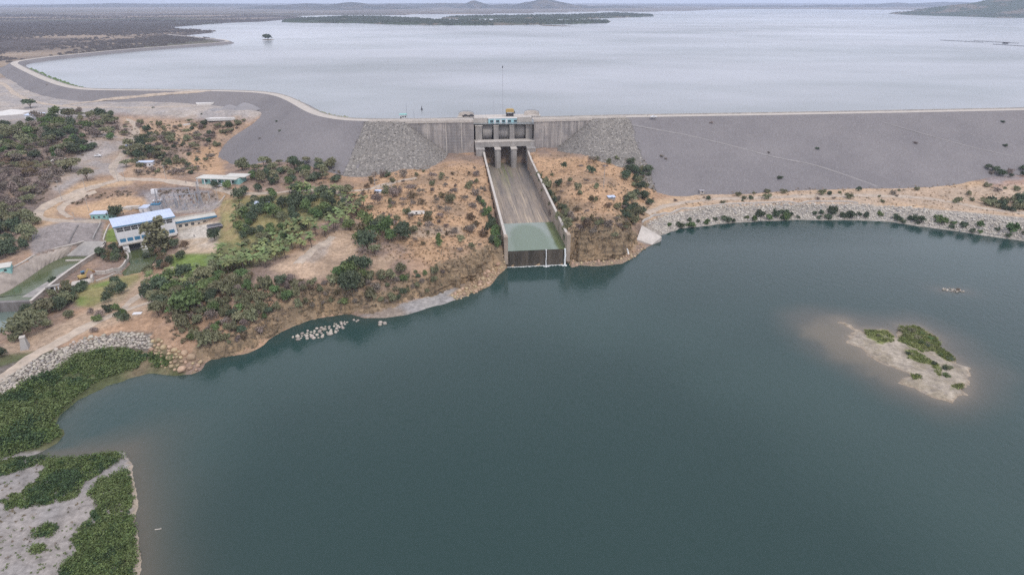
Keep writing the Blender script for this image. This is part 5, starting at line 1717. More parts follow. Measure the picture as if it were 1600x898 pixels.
leaf_far = simple('leaf_far', (0.074, 0.064, 0.062), .9, .35, .02)
yy = 1050 + 4000 * rng.uniform(0, 1, 120000) ** 2.2
xx = rng.uniform(-1.05, .1, 120000) * yy * .95 - 60
k = (sdist(xx, yy, LAND) > 12)
k &= fbm(xx, yy, 300, 61, 5) < rng.uniform(.42, .66, len(xx))
xx, yy = xx[k], yy[k]
far_scrub('scrub_vegetation', np.stack([xx, yy, samp(GH, xx, yy) - .3], 1), 2.2, 5.4, leaf_far, 5)
leaf_wood = simple('leaf_far_wood', (0.050, 0.060, 0.042), .9, .35, .02)
for k_, (P, (X, Y, H)) in enumerate(FIS):
    n = (2600, 1700, 1600)[k_]
    x, y = rng.uniform(P[:, 0].min(), P[:, 0].max(), n * 5), rng.uniform(P[:, 1].min(), P[:, 1].max(), n * 5)
    d = sdist(x, y, P)
    kk = (d > 4) & (fbm(x, y, 150, 19) > .40)
    x, y = x[kk][:n], y[kk][:n]
    i = np.clip(((x - X[0, 0]) / (X[0, 1] - X[0, 0])).astype(int), 0, X.shape[1] - 1)
    j = np.clip(((y - Y[0, 0]) / (Y[1, 0] - Y[0, 0])).astype(int), 0, X.shape[0] - 1)
    far_scrub('woods', np.stack([x, y, H[j, i] + 47.0], 1), 4, 10 if k_ < 2 else 8, leaf_wood, 30 + k_, .8)
# weeds along the water side of the far left crest
q = LC[np.argmin(np.abs(LC[:, 0] + 700)):][:0]
wp = [(x, y) for x, y in zip(np.interp(np.linspace(0, 1, 90), [0, .25, .5, .75, 1], [46, 72, 92, 108, 126]), np.interp(np.linspace(0, 1, 90), [0, .25, .5, .75, 1], [108.5, 119.5, 128.5, 134, 139]))]
P = np.array([G(a + rng.uniform(0, 5), b + rng.uniform(-1, 0), 49) for a, b in wp])
far_scrub('weeds', P, .8, 2.6, leaf_green, 77, .7)
P = np.array([G(a + rng.uniform(-3, 3), b - .5 + rng.uniform(-1, 0), 49) for a, b in zip(np.linspace(463, 545, 70), np.interp(np.linspace(463, 545, 70), [463, 480, 500, 525, 545], [158.5, 168, 176, 182.5, 185.5]))])
far_scrub('weeds', P, .5, 1.4, leaf_olive, 78, .7)

# ------------------------------------------------------------------ loose stone
RM = []
for k in range(8):
    for m_ in (rock_pale, rock_tan):
        o = np_obj('stone', ROCKS[k][0], ROCKS[k][1], m_)
        RM.append(o.data)
        bpy.data.objects.remove(o)
pale_meshes, tan_meshes = RM[0::2], RM[1::2]


def stones(poly, n, smin, smax, meshes, name, label, group, flat_z=None, cat='stone', pts=None):
    poly = np.asarray(poly, float)
    done = []
    px, py = rng.uniform(poly[:, 0].min(), poly[:, 0].max(), n * 30), rng.uniform(poly[:, 1].min(), poly[:, 1].max(), n * 30)
    k = inside(px, py, poly)
    px, py = px[k][:n * 8], py[k][:n * 8]
    P = np.array([G(a, b, flat_z) for a, b in zip(px, py)]) if flat_z is not None else on_many(px, py)
    for p in P:
        if len(done) >= n:
            break
        s = smin + (smax - smin) * random.random() ** 1.5
        if any((p[0] - q_[0]) ** 2 + (p[1] - q_[1]) ** 2 < (.72 * (s + q_[2])) ** 2 for q_ in done):
            continue
        done.append((p[0], p[1], s))
        o = link(name, random.choice(meshes))
        o.location = (p[0], p[1], p[2] + s * .2)
        o.rotation_euler = (random.uniform(-.3, .3), random.uniform(-.3, .3), random.uniform(0, 6.28))
        o.scale = (s, s, s)
        tag(o, label, cat, group)


RIP = [(-10, 600), (0, 595), (66, 558), (128, 531), (186, 521), (235, 523), (236, 546), (177, 543), (128, 554), (89, 576), (44, 598), (-10, 626)]
stones(RIP, 290, .85, 1.6, pale_meshes, 'riprap_stone', 'pale stone in the riprap bank below the dirt track', 'stones of the left riprap bank')
r2 = np.random.default_rng(9)
px, py = r2.uniform(-10, 240, 5200), r2.uniform(515, 630, 5200)
k = inside(px, py, np.array(RIP, float))
stone_mass('rubble', on_many(px[k], py[k]), .3, .75, [stone_b, stone_a, stone_b], 12, .1)
px, py = r2.uniform(1000, 1640, 16000), r2.uniform(315, 395, 16000)
RBANK = np.array([(1006, 350), (1035, 338), (1100, 324.5), (1160, 320), (1240, 318), (1330, 320), (1420, 324), (1500, 331), (1640, 347), (1640, 383), (1600, 375), (1500, 361), (1450, 354), (1390, 346), (1330, 343), (1250, 343), (1150, 346), (1100, 352), (1060, 356), (1035, 366), (1025, 362)], float)
k = inside(px, py, RBANK)
stone_mass('rubble', on_many(px[k], py[k])[:4200], .4, 1.25, [stone_b, stone_b, stone_b, stone_a], 13, .15)
stones([(455, 528), (470, 520), (500, 512), (535, 502), (545, 504), (530, 518), (500, 528), (465, 531)], 52, .7, 1.9, pale_meshes, 'boulder', 'pale boulder in the heap breaking the water below the cliff', 'boulders in the water below the cliff', -.1, 'boulder')
stones([(588, 505), (600, 503), (606, 507), (594, 509)], 3, 1.0, 1.7, pale_meshes, 'boulder', 'pale rock standing alone in the water off the mud shelf', 'rocks alone off the mud shelf', -.1, 'boulder')
stones([(552, 500), (562, 498), (560, 506)], 3, .7, 1.1, pale_meshes, 'boulder', 'small pale rock between the boulder heap and the mud shelf', 'rocks between heap and shelf', -.1, 'boulder')
stones([(705, 462), (735, 446), (760, 425), (784, 398), (790, 412), (770, 440), (745, 458), (715, 470)], 130, .8, 2.1, tan_meshes, 'fallen_rock', 'tan block fallen at the cliff foot left of the spillway lip', 'fallen blocks left of the lip', None, 'rock')
stones([(888, 404), (930, 408), (985, 396), (1005, 380), (1008, 390), (985, 408), (930, 416), (890, 415)], 80, .6, 1.5, tan_meshes, 'fallen_rock', 'brown rock on the narrow shore right of the spillway lip', 'rocks on the shore right of the lip', None, 'rock')
stones([(234, 524), (258, 538), (285, 548), (300, 558), (318, 570), (310, 582), (262, 582), (238, 556)], 80, .9, 2.8, tan_meshes, 'fallen_rock', 'tan block of the outcrop where the riprap meets the lake', 'blocks of the outcrop by the riprap', None, 'rock')
stones([(1472, 450), (1500, 452), (1507, 456), (1495, 457), (1475, 454)], 22, .5, 1.2, pale_meshes, 'islet_rock', 'pale rock of the tiny bare islet beyond the gravel island', 'rocks of the tiny bare islet', 0.0, 'rock')
scatter_pts = G(1497, 453, .4)
plant('tuft', 'dark tuft growing on the tiny bare rock islet', 'plant', scatter_pts, 2.4, 1.1, 'low', B_, None, False)

# bedded rock faces of the bluffs: jutting blocks and ledges
bluff = simple('bluff_rock', (0.225, 0.165, 0.105), .95, .3, .35, stain=((0.115, 0.09, 0.062), .85), bump=.5)
bluff_b = simple('bluff_rock_pale', (0.31, 0.225, 0.145), .95, .25, .35, stain=((0.18, 0.135, 0.09), .75), bump=.5)


def outcrop(name, polys, n, smin, smax, seed, steep, sink=.15):
    r = np.random.default_rng(seed)
    VV, FF, MM, o = [], [], [], 0
    for poly, nn_ in zip(polys, n):
        poly = np.asarray(poly, float)
        px, py = r.uniform(poly[:, 0].min(), poly[:, 0].max(), nn_ * 6), r.uniform(poly[:, 1].min(), poly[:, 1].max(), nn_ * 6)
        k = inside(px, py, poly)
        P = on_many(px[k][:nn_], py[k][:nn_], GH)
        e = 1.5
        gx = (samp(GH, P[:, 0] + e, P[:, 1]) - samp(GH, P[:, 0] - e, P[:, 1])) / (2 * e)
        gy_ = (samp(GH, P[:, 0], P[:, 1] + e) - samp(GH, P[:, 0], P[:, 1] - e)) / (2 * e)
        for p, a, b in zip(P, gx, gy_):
            if math.hypot(a, b) < steep or p[2] < .1:
                continue
            V, F = ROCKS[r.integers(8)]
            s_ = smin + (smax - smin) * r.uniform() ** 1.7
            ang = math.atan2(b, a) + math.pi / 2 + r.normal(0, .7)      # long side along the contour
            c, q = math.cos(ang), math.sin(ang)
            Vs = V * np.array([r.uniform(.9, 1.7), .9, r.uniform(.6, 1.7)]) * s_
            Vs = np.stack([Vs[:, 0] * c - Vs[:, 1] * q, Vs[:, 0] * q + Vs[:, 1] * c, Vs[:, 2]], 1)
            VV.append(Vs + p - np.array([0, 0, s_ * sink]))
            FF.append(F + o)
            MM += [int(r.uniform() < .4)] * len(F)
            o += 12
    ob = np_obj(name, np.concatenate(VV), np.concatenate(FF), [bluff, bluff_b], mi=MM)
    return kind(ob, 'stuff')


BL = [[(868, 325), (885, 340), (910, 348), (960, 348), (990, 338), (1005, 365), (985, 400), (900, 404), (885, 392)], [(690, 420), (712, 398), (735, 392), (768, 380), (782, 398), (770, 432), (745, 442), (700, 452)],
      [(300, 560), (330, 535), (400, 515), (440, 498), (520, 478), (600, 472), (690, 445), (700, 455), (640, 482), (560, 492), (480, 500), (440, 517), (410, 538), (340, 556)], [(280, 500), (350, 460), (450, 440), (600, 430), (690, 425), (690, 445), (600, 470), (440, 495), (330, 535)]]
outcrop('bluff_rock', BL, [60, 110, 160, 160], .5, 2.2, 61, .42, .55)


def cliff_mat():
    m, n, l, p = new_mat('cliff_rock')
    g = nd(n, 'ShaderNodeNewGeometry')

    def ns(sx, sz, sc=1.0, det=6.0):
        mpp = nd(n, 'ShaderNodeMapping')
        mpp.inputs['Scale'].default_value = (sx, sx, sz)
        l.new(g.outputs['Position'], mpp.inputs['Vector'])
        t = nd(n, 'ShaderNodeTexNoise', Scale=sc, Detail=det, Roughness=0.7)
        l.new(mpp.outputs[0], t.inputs['Vector'])
        return t.outputs['Fac']
    bands, stain, blot, fine = ns(.06, .8), ns(.5, .06), ns(.09, .09), ns(1.1, 1.1)
    base = mix(n, l, (0.27, 0.20, 0.13), (0.155, 0.115, 0.075), ramp(n, l, bands, .42, .6))
    base = mix(n, l, base, (0.36, 0.25, 0.15), ramp(n, l, blot, .5, .64, 0, .85))
    base = mix(n, l, base, (0.10, 0.078, 0.055), ramp(n, l, stain, .5, .6, 0, .85))
    base = mix(n, l, base, (0.06, 0.05, 0.038), ramp(n, l, fine, .53, .63, 0, .85))  # dark flecks painted in as shaded crevices
    l.new(base, p.inputs['Base Color'])
    p.inputs['Roughness'].default_value = .95
    p.inputs['Specular IOR Level'].default_value = .15
    bp = nd(n, 'ShaderNodeBump', Strength=.7, Distance=.5)
    l.new(fine, bp.inputs['Height'])
    l.new(bp.outputs[0], p.inputs['Normal'])
    return m


cliff_rock = cliff_mat()


def cliff(px_pts, z0, W_, side, seed, power=1.7, rough=2.4):
    P = resample(W(px_pts, z0), .55)
    T = np.gradient(P, axis=0)
    T /= np.linalg.norm(T, axis=1)[:, None]
    N = np.stack([-T[:, 1], T[:, 0]], 1) * side
    s_ = np.arange(len(P)) * .55
    end = np.clip(np.minimum(s_, s_[-1] - s_) / 6, 0, 1)
    inset = W_ * (.75 + .5 * fbm(s_, s_ * 0 + seed, 9, seed, 3))
    top = P + N * inset[:, None]
    zt = samp(GH, top[:, 0], top[:, 1]) + .15
    nt = 34
    t = np.linspace(0, 1, nt)
    Z = (z0 - 1.2) + (zt - z0 + 1.2)[:, None] * t[None]
    Z = Z - ((1 - end) * np.maximum(zt - z0, 1))[:, None] * .95
    S2 = np.broadcast_to(s_[:, None], Z.shape)
    gul = np.abs(fbm(S2, Z * .35, 7, seed + 3, 4) - .5) * 2
    led = fbm(S2 * .25, Z * 3.2, 6, seed + 9, 4) - .5
    fi = fbm(S2, Z, 1.6, seed + 13, 3) - .5
    fade = np.clip((1 - t) / .25, 0, 1)[None] * end[:, None]
    disp = ((1 - gul) ** 2 * rough * 1.6 - rough * .55 + led * rough * 1.3 + fi * 1.2) * fade
    off = inset[:, None] * (t[None] ** power) + disp
    XY = P[:, None] + N[:, None] * off[..., None]
    V = np.concatenate([XY, Z[..., None]], -1).reshape(-1, 3)
    o = np_obj('cliff', V, grid_faces(nt, len(P)), cliff_rock)
    return kind(o, 'structure')


cliff([(879, 392), (890, 403), (915, 406), (945, 404.5), (970, 400), (985, 391), (995, 378), (1001, 362)], 2.0, 9.0, 1, 3)
cliff([(672, 466), (700, 455), (728, 442), (745, 437), (757, 426), (767, 413), (775, 401), (781, 388)], 2.4, 8.5, 1, 5, 1.9, 3.0)
cliff([(318, 568), (345, 558), (390, 549.5), (412, 536.5), (440, 516.5), (480, 499.5), (540, 490), (575, 487), (620, 478), (660, 468), (690, 459)], .4, 6.5, 1, 8, 1.5, 1.5)

# gravel heaps on the plateau
for px, py, w_, h_, lab in ((384, 171, 20, 7, 'large dark gravel heap near the dam'), (360, 170, 15, 4.5, 'smaller dark gravel heap next to the large one'), (338, 172, 12, 1.6, 'flattest dark gravel heap at the row end')):
    p = on(px, py)
    m = MB()
    prev = None
    rings = 7
    vs, fs = [], []
    for i in range(rings):
        t = i / (rings - 1)
        for k in range(18):
            a = k * 2 * math.pi / 18
            rr = w_ / 2 * (1 - t) * (1 + .18 * math.sin(3 * a + px) + .08 * random.random())
            vs.append((rr * math.cos(a) * 1.25, rr * math.sin(a) * .8, h_ * (1 - (1 - t) ** 1.6) - .5))
    fs = [(i * 18 + k, i * 18 + (k + 1) % 18, (i + 1) * 18 + (k + 1) % 18, (i + 1) * 18 + k) for i in range(rings - 1) for k in range(18)]
    o = m.add(vs, fs).build('gravel_heap', gravel_grey, smooth=True)
    o.location = p
    tag(o, lab, 'gravel heap')
slab_mat = simple('pale_slab', (0.60, 0.58, 0.56), .9, .1, .3)
for pts, lab in (([(-10, 178), (18, 172), (58, 174), (40, 178), (0, 182)], 'pale concrete pad beside the lone acacia at the left edge'), ([(322, 190), (330, 186.5), (365, 183.5), (368, 186.5), (330, 192)], 'pale concrete strip at the edge of the gravel plateau'), ([(285, 196), (300, 193), (302, 195), (288, 197)], 'small pale slab just below the gravel plateau'), ([(306, 163), (335, 160.5), (334, 162.5), (308, 165)], 'thin pale slab at the toe of the left dam')):
    P = on_many([p[0] for p in pts], [p[1] for p in pts])
    c_ = P.mean(0)
    m = MB().prism([(q[0] - c_[0], q[1] - c_[1]) for q in P], -2, .35)
    o = m.build('concrete_pad', slab_mat)
    o.location = (c_[0], c_[1], P[:, 2].max() - .3)
    tag(o, lab, 'concrete pad')

# ------------------------------------------------------------------ the canal and its walls
cw = thing('tailrace_canal', 'concrete-lined green canal with a sloped left wall beside the powerhouse', 'canal')
Lp = resample(W(CAN_L, 10.0), 3)
BL = resample(W([(-60, 477), (0, 461), (37, 440), (67, 419), (88, 407), (100, 402), (104, 399.5)], 4.2), 3)
n = len(Lp)
BL = np.stack([np.interp(np.linspace(0, 1, n), np.linspace(0, 1, len(BL)), BL[:, k]) for k in (0, 1)], 1)
vs = []
for i in range(n):
    o_ = (Lp[i] - BL[i]); o_ /= np.linalg.norm(o_)
    q = Lp[i] + o_ * 1.2
    vs += [(*BL[i], 1.5), (*(BL[i] * .45 + Lp[i] * .55), 7.2), (*(BL[i] * .43 + Lp[i] * .57), 7.3), (*Lp[i], 10.0), (*q, 10.0), (*q, 7.5)]
fs = [(i * 6 + k, (i + 1) * 6 + k, (i + 1) * 6 + k + 1, i * 6 + k + 1) for i in range(n - 1) for k in range(5)]
canal_conc = simple('canal_concrete', (0.37, 0.32, 0.28), .9, .22, .25, stain=((0.24, 0.205, 0.18), .75))
MB().add(vs, fs).build('sloped_wall', canal_conc, cw)
kl = MB()
for a, b in zip(Lp[:-1], Lp[1:]):
    kl.beam((*a, 10.15), (*b, 10.15), 1.0, .4)
kl.build('coping', concrete_light, cw)
Rp = resample(W(CAN_R, 8.0), 3)
m = MB()
for a, b in zip(Rp[:-1], Rp[1:]):
    t_ = (b - a) / np.linalg.norm(b - a)
    nn_ = np.array([-t_[1], t_[0]]) * .5
    m.add([(*(a - nn_), 0), (*(a + nn_), 0), (*(b + nn_), 0), (*(b - nn_), 0), (*(a - nn_), 8), (*(a + nn_), 8), (*(b + nn_), 8), (*(b - nn_), 8)], [(4, 5, 6, 7), (0, 1, 5, 4), (2, 3, 7, 6), (1, 2, 6, 5), (3, 0, 4, 7)])
m.build('dividing_wall', canal_conc, cw)
kl = MB()
for a, b in zip(Rp[:-1], Rp[1:]):
    kl.beam((*a, 8.1), (*b, 8.1), 1.3, .25)
kl.build('coping', concrete_light, cw)
A, B, C_, D2 = G(131, 377, 10), G(164, 377, 9.5), G(147, 399, 5.2), G(104, 399, 5.2)
MB().add([A, B, C_, D2, (A[0], A[1] + 1, 5), (B[0], B[1] + 1, 5), (C_[0], C_[1], 1), (D2[0], D2[1], 1)], [(0, 3, 2, 1), (3, 7, 6, 2), (0, 1, 5, 4)]).build('apron', concrete, cw)
a, b = G(103, 407, 4.9), G(137, 406, 4.9)
MB().beam(a, b, 1.0, .8).build('step_sill', concrete_light, cw)
a, b = G(-60, 474, 5.0), G(49, 470, 5.0)
MB().beam((a[0], a[1], 2.2), (b[0], b[1], 2.2), 2.2, 6.0).build('end_weir', concrete_dark, cw)
m = MB()
ew = W([(-60, 470), (49, 469)], 4.5)
poly = [tuple(q) for q in W([(-60, 470), (-10, 470), (49, 468)], 4.5)] + [tuple(q) for q in Rp[::2]] + [tuple(q) for q in BL[::-1]]
me = bpy.data.meshes.new('canal_water')
me.from_pydata([(q[0], q[1], 4.5) for q in poly], [], [list(range(len(poly)))])
me.materials.append(canal_mat)
if me.polygons[0].normal.z < 0:
    me.flip_normals()
kind(link('canal_water', me), 'structure')
# the bare concrete strip inside the canal by the wall, and the old gate frame outside it
m = MB()
st = W([(34, 464), (53, 464), (118, 418), (112, 417)], 4.6)
m.prism([tuple(q) for q in st], 4.3, 4.62).build('inner_ledge', concrete, cw)
gt = thing('sluice_frame', 'small concrete frame with pale posts against the canal dividing wall', 'sluice gate', on(88, 458), .6)
MB().box(-2.4, -1.8, -.6, .6, -1, 4).box(-.2, .4, -.6, .6, -1, 4).box(1.4, 2.0, -.6, .6, -1, 4).build('post', white_paint, gt)
MB().box(-3.6, 2.6, -1, 1, 4.003, 4.5).build('top_slab', concrete, gt)
MB().box(-1.75, -.25, -.2, .2, -1, 3.9).build('panel', dark_grey, gt)
lw = bpy.data.meshes.new('lagoon_water')
lw.from_pydata([(q[0], q[1], 0.02) for q in np.concatenate([LAGOON * 1.0])], [], [list(range(len(LAGOON)))])
lw.materials.append(simple('lagoon', (0.13, 0.17, 0.15), .12, .1, .1, spec=.5))
if lw.polygons[0].normal.z < 0:
    lw.flip_normals()
o = kind(link('lagoon_water', lw), 'structure')
# tailrace pond by the powerhouse with its curved wall
pd = TAIL
me = bpy.data.meshes.new('pond_water')
me.from_pydata([(q[0], q[1], 0) for q in pd], [], [list(range(len(pd)))])
me.materials.append(canal_mat)
if me.polygons[0].normal.z < 0:
    me.flip_normals()
o = kind(link('pond_water', me, None, (0, 0, 2.3)), 'structure')


def wall_line(name, label, px_pts, z0, h_, wd, m, cat='wall', rel=False, step=2.0, smooth=True):
    P = W(px_pts, z0) if not rel else on_many([p[0] for p in px_pts], [p[1] for p in px_pts])[:, :2]
    P = resample(P, step) if smooth else P
    mb = MB()
    for a, b in zip(P[:-1], P[1:]):
        za, zb_ = (hz(*a), hz(*b)) if rel else (z0 - h_, z0 - h_)
        t_ = (b - a) / np.linalg.norm(b - a)
        nn_ = np.array([-t_[1], t_[0]]) * wd / 2
        mb.add([(*(a - nn_), za - 1), (*(a + nn_), za - 1), (*(b + nn_), zb_ - 1), (*(b - nn_), zb_ - 1), (*(a - nn_), za + h_), (*(a + nn_), za + h_), (*(b + nn_), zb_ + h_), (*(b - nn_), zb_ + h_)], [(4, 5, 6, 7), (0, 1, 5, 4), (2, 3, 7, 6), (1, 2, 6, 5), (3, 0, 4, 7)])
    return tag(mb.build(name, m), label, cat)


wall_line('garden_wall', 'curved pale wall holding the bushes beside the canal', [(147, 429), (165, 428), (182, 424), (196, 416), (202, 406), (198, 398)], 0, 2.0, .8, concrete_light, rel=True)
wall_line('garden_wall', 'low pale wall along the top of the lower lawn', [(150, 440), (170, 434), (190, 429)], 0, .8, .6, concrete_light, rel=True)
wall_line('bank_wall', 'thin white kerb along the top of the curved stone bank', [(1003, 349), (1012, 343), (1030, 337), (1055, 331), (1080, 327), (1120, 322), (1160, 319), (1200, 317.5), (1260, 317), (1340, 319)], 0, 1.0, .9, concrete_light, rel=True)
wall_line('yard_wall', 'white wall along the near side of the switchyard', [(275, 334), (300, 331), (330, 326), (342, 320), (352, 308)], 0, 1.0, .4, concrete_light, rel=True)
wall_line('ramp_wall', 'pale wall beside the narrow ramp left of the powerhouse', [(162, 377), (167, 362), (172, 352)], 0, 1.0, .6, concrete_light, rel=True)
wall_line('ramp_wall', 'stained wall on the far side of the narrow ramp', [(146, 376), (152, 362), (158, 350)], 0, 1.2, .6, concrete, rel=True)
wall_line('drain_channel', 'dark concrete drain running down the gravel slope', [(108, 381), (115, 366), (122, 352)], 0, .4, .8, concrete_dark, 'drain', True)
# concrete boat ramp at the end of the stone bank
A, B, C_, D2 = G(1003, 352, 8.5), G(1034, 370, 3.0), G(1019, 382, .3), G(995, 374, 3.2)
m = MB()
vs = [Vector(q) for q in (A, B, C_, D2)]
m.add([*vs, *[v - Vector((0, 0, 2.5)) for v in vs]], [(3, 2, 1, 0), (0, 1, 5, 4), (1, 2, 6, 5), (2, 3, 7, 6), (3, 0, 4, 7)])
tag(m.build('concrete_ramp', concrete_light), 'pale slanted concrete apron at the end of the stone bank', 'ramp')
m = MB()
A = on(962, 372); B = on(978, 392)
m.tube((A[0], A[1], A[2] + .6), (B[0], B[1], B[2] + 1.6), .35, .35, 8)
o = thing('drain_pipe', 'dark pipe spilling white water onto the rocks right of the spillway', 'pipe')
m.build('pipe', dark_grey, o)
B2 = (B[0] + .8, B[1] - 1.2)
wf = MB().tube((B[0], B[1], B[2] + 1.6), (B2[0], B2[1], B[2] + .6), .3, .35, 6).tube((B2[0], B2[1], B[2] + .6), (B2[0] + .4, B2[1] - 1, B[2] - 1.8), .35, .55, 6)
wf.build('water_spout', white_water, o)

# ------------------------------------------------------------------ buildings


def gable_free_block(root, x0, x1, y0, y1, z0, z1, m, name='wall'):
    return MB().box(x0, x1, y0, y1, z0, z1).build(name, m, root)


def ground_at(px, py):
    return on_many([px], [py], GH)[0]


# powerhouse: front line from (183,392) towards (285,372)
F0, F1 = np.array(G(189, 391, 4.0)[:2]), np.array(G(280, 373, 4.0)[:2])
ang = math.atan2(F1[1] - F0[1], F1[0] - F0[0])
Lb = float(np.linalg.norm(F1 - F0))
ph = thing('powerhouse', 'white powerhouse with a pale metal roof, blue window bands and dark lower bay', 'building', (F0[0], F0[1], 4.0), ang)
Dp, Ht = 13.0, 14.6
MB().box(1.5, Lb - 1.5, .6, Dp, -3, 3.6).build('basement', concrete_light, ph)
MB().box(0, Lb, 0, Dp, 3.603, Ht).build('wall', white_paint, ph)
MB().box(-.6, Lb - .8, -1.6, -.003, 3.0, 3.6).build('ledge', concrete_light, ph)
rf = MB()
rf.add([(-.8, -1.0, Ht + .02), (Lb + .8, -1.0, Ht + .02), (Lb + .8, Dp + .8, Ht + 1.5), (-.8, Dp + .8, Ht + 1.5), (-.8, -1.0, Ht + .42), (Lb + .8, -1.0, Ht + .42), (Lb + .8, Dp + .8, Ht + 1.9), (-.8, Dp + .8, Ht + 1.9)], [(3, 2, 1, 0), (4, 5, 6, 7), (0, 1, 5, 4), (1, 2, 6, 5), (2, 3, 7, 6), (3, 0, 4, 7)])
roof = rf.build('roof', white_metal, ph)
sm = MB()
for k in range(1, 22):
    x = -.8 + (Lb + 1.6) * k / 22
    sm.beam((x, -1.0, Ht + .45), (x, Dp + .8, Ht + 1.93), .12, .1)
sm.build('seam', white_metal, roof)
MB().box(-.8, Lb + .8, -1.15, -1.003, Ht - .1, Ht + .5).build('fascia', blue_paint, roof)
nw = 8
for k in range(nw):
    x = .8 + (Lb - 1.6) * k / nw
    wdt = (Lb - 1.6) / nw - .5
    f = MB().box(x, x + wdt, -.12, -.003, 11.3, 13.5).build('window', glass_dark, ph)
    MB().box(x, x + wdt, -.22, -.123, 12.35, 12.5).build('frame', white_paint, f)
    b_ = MB().box(x + .2, x + wdt - .1, -.12, -.003, 4.7, 6.8).build('window', blue_paint, ph)
MB().box(4.6, 10.6, .5, .597, -3, 3.3).build('bay_door', dark_grey, ph)
for x0, x1 in ((1.4, 4.4), (10.8, 13.8)):
    MB().add([(x0, -2.6, -3), (x1, -2.6, -3), (x1, .55, -3), (x0, .55, -3), (x0, -.8, 3.2), (x1, -.8, 3.2), (x1, .55, 3.2), (x0, .55, 3.2)], [(4, 5, 6, 7), (0, 1, 5, 4), (1, 2, 6, 5), (3, 0, 4, 7)]).build('buttress', white_paint, ph)
MB().box(14.4, 16.1, .5, .597, .6, 2.2).build('window', glass_dark, ph)
MB().box(Lb + .003, Lb + .15, 2, 4.2, -1, 1.6).build('door', dark_grey, ph)
MB().box(Lb + .003, Lb + .12, 1.0, 6, 11.3, 13.5).build('window', glass_dark, ph)

# low annex with the blue fascia
A0, A1 = np.array(G(277, 358, 8.0)[:2]), np.array(G(340, 347.5, 8.0)[:2])
ang2 = math.atan2(A1[1] - A0[1], A1[0] - A0[0])
La = float(np.linalg.norm(A1 - A0))
an = thing('annex', 'long low cream annex with a blue roof edge beside the powerhouse', 'building', (A0[0], A0[1], 7.4), ang2)
cream = simple('cream_paint', (0.62, 0.57, 0.50), .8, .08, .4)
MB().box(0, La, 0, 8, -2, 4.8).build('wall', cream, an)
MB().box(-.4, La + .4, -.9, 8.4, 4.803, 5.2).build('roof', pale_roof, an)
MB().box(-.4, La + .4, -1.15, -.903, 4.6, 5.7).build('fascia', blue_paint, an)
MB().box(-.4, La + .4, 7.6, 8.2, 5.203, 6.1).build('parapet', concrete_light, an)
for k in range(6):
    x = 1.2 + k * (La - 2.4) / 6
    if k == 3:
        MB().box(x + .4, x + 1.7, -.1, -.003, -.2, 2.6).build('door', glass_dark, an)
    else:
        MB().box(x, x + 1.9, -.1, -.003, 1.6, 3.2).build('window', glass_dark, an)


def hut(name, label, px, py, w_, d_, h_, rz, wall, roof, cat='hut', slope=.5, base=None, openings=2, over=.4):
    p = on(px, py) if base is None else base
    t_ = thing(name, label, cat, (p[0], p[1], p[2] - .1), rz)
    MB().box(-w_ / 2, w_ / 2, 0, d_, -1.2, h_).build('wall', wall, t_)
    a = over
    MB().add([(-w_ / 2 - a, -a, h_ + .01), (w_ / 2 + a, -a, h_ + .01), (w_ / 2 + a, d_ + a, h_ + slope), (-w_ / 2 - a, d_ + a, h_ + slope), (-w_ / 2 - a, -a, h_ + .25), (w_ / 2 + a, -a, h_ + .25), (w_ / 2 + a, d_ + a, h_ + slope + .25), (-w_ / 2 - a, d_ + a, h_ + slope + .25)], [(3, 2, 1, 0), (4, 5, 6, 7), (0, 1, 5, 4), (1, 2, 6, 5), (2, 3, 7, 6), (3, 0, 4, 7)]).build('roof', roof, t_)
    for k in range(openings):
        x = -w_ / 2 + w_ * (k + .5) / openings
        if k == 0 and openings > 1:
            MB().box(x - .5, x + .5, -.08, -.003, 0, 2.0).build('door', dark_grey, t_)
        else:
            MB().box(x - .6, x + .6, -.08, -.003, 1.0, 2.1).build('window', glass_dark, t_)
    return t_


hut('white_hut', 'small white hut with dark openings under the shade trees', 227, 261, 11, 5, 3.2, .12, white_paint, white_metal, openings=3, slope=.2)
hut('tin_hut', 'lone grey-roofed hut beside a flat-topped acacia', 90, 258, 8, 6, 2.8, .1, concrete_light, pale_roof, slope=.8)
hut('tin_hut', 'pale roof half hidden behind trees above the white hut', 208, 235, 12, 6, 2.8, .25, concrete, white_metal, slope=.7)
hut('house', 'white-roofed house among trees at the top of the left thicket', 52, 186, 14, 8, 3.2, .1, white_paint, white_metal, 'house', .9)
hut('grey_shed', 'small shed with a weathered grey roof at the end of the yard', 338, 361, 8, 7, 2.8, ang2, dark_grey, tin_roof, 'shed', -1.0, openings=1)
hut('teal_building', 'low teal building with a white roof left of the powerhouse', 160, 343, 13, 6, 3.4, .12, teal_paint, white_metal, 'building', .3, openings=4)
hut('teal_shed', 'teal-sided shed at the left edge above the canal wall', 2, 428, 9, 6, 3.0, .5, teal_paint, pale_roof, 'shed', .4)
hut('garden_hut', 'small white-roofed hut among the garden trees', 409, 327, 9, 6, 3.0, .2, concrete_light, white_metal, openings=2, slope=.5)
hut('crest_kiosk', 'small white and teal kiosk on the left dam crest', 0, 0, 5.4, 4.5, 3.0, .1, white_paint, teal_paint, 'kiosk', .3, base=G(630, 185.5, CREST), openings=3)
hut('pump_hut', 'tiny pale hut at the foot of the right dam', 1097, 304, 3.2, 2.6, 2.2, .1, concrete_light, tin_roof, openings=1, slope=.2)
hut('hill_slab_hut', 'flat pale roof of a sunken hut on the tan hill', 651, 337, 9, 5, .8, .1, concrete, concrete_light, openings=1, slope=.3)
hut('knoll_hut', 'small pale roof on the right knoll', 956, 312, 4.5, 3, 1.6, .2, concrete, white_metal, openings=1, slope=.3)
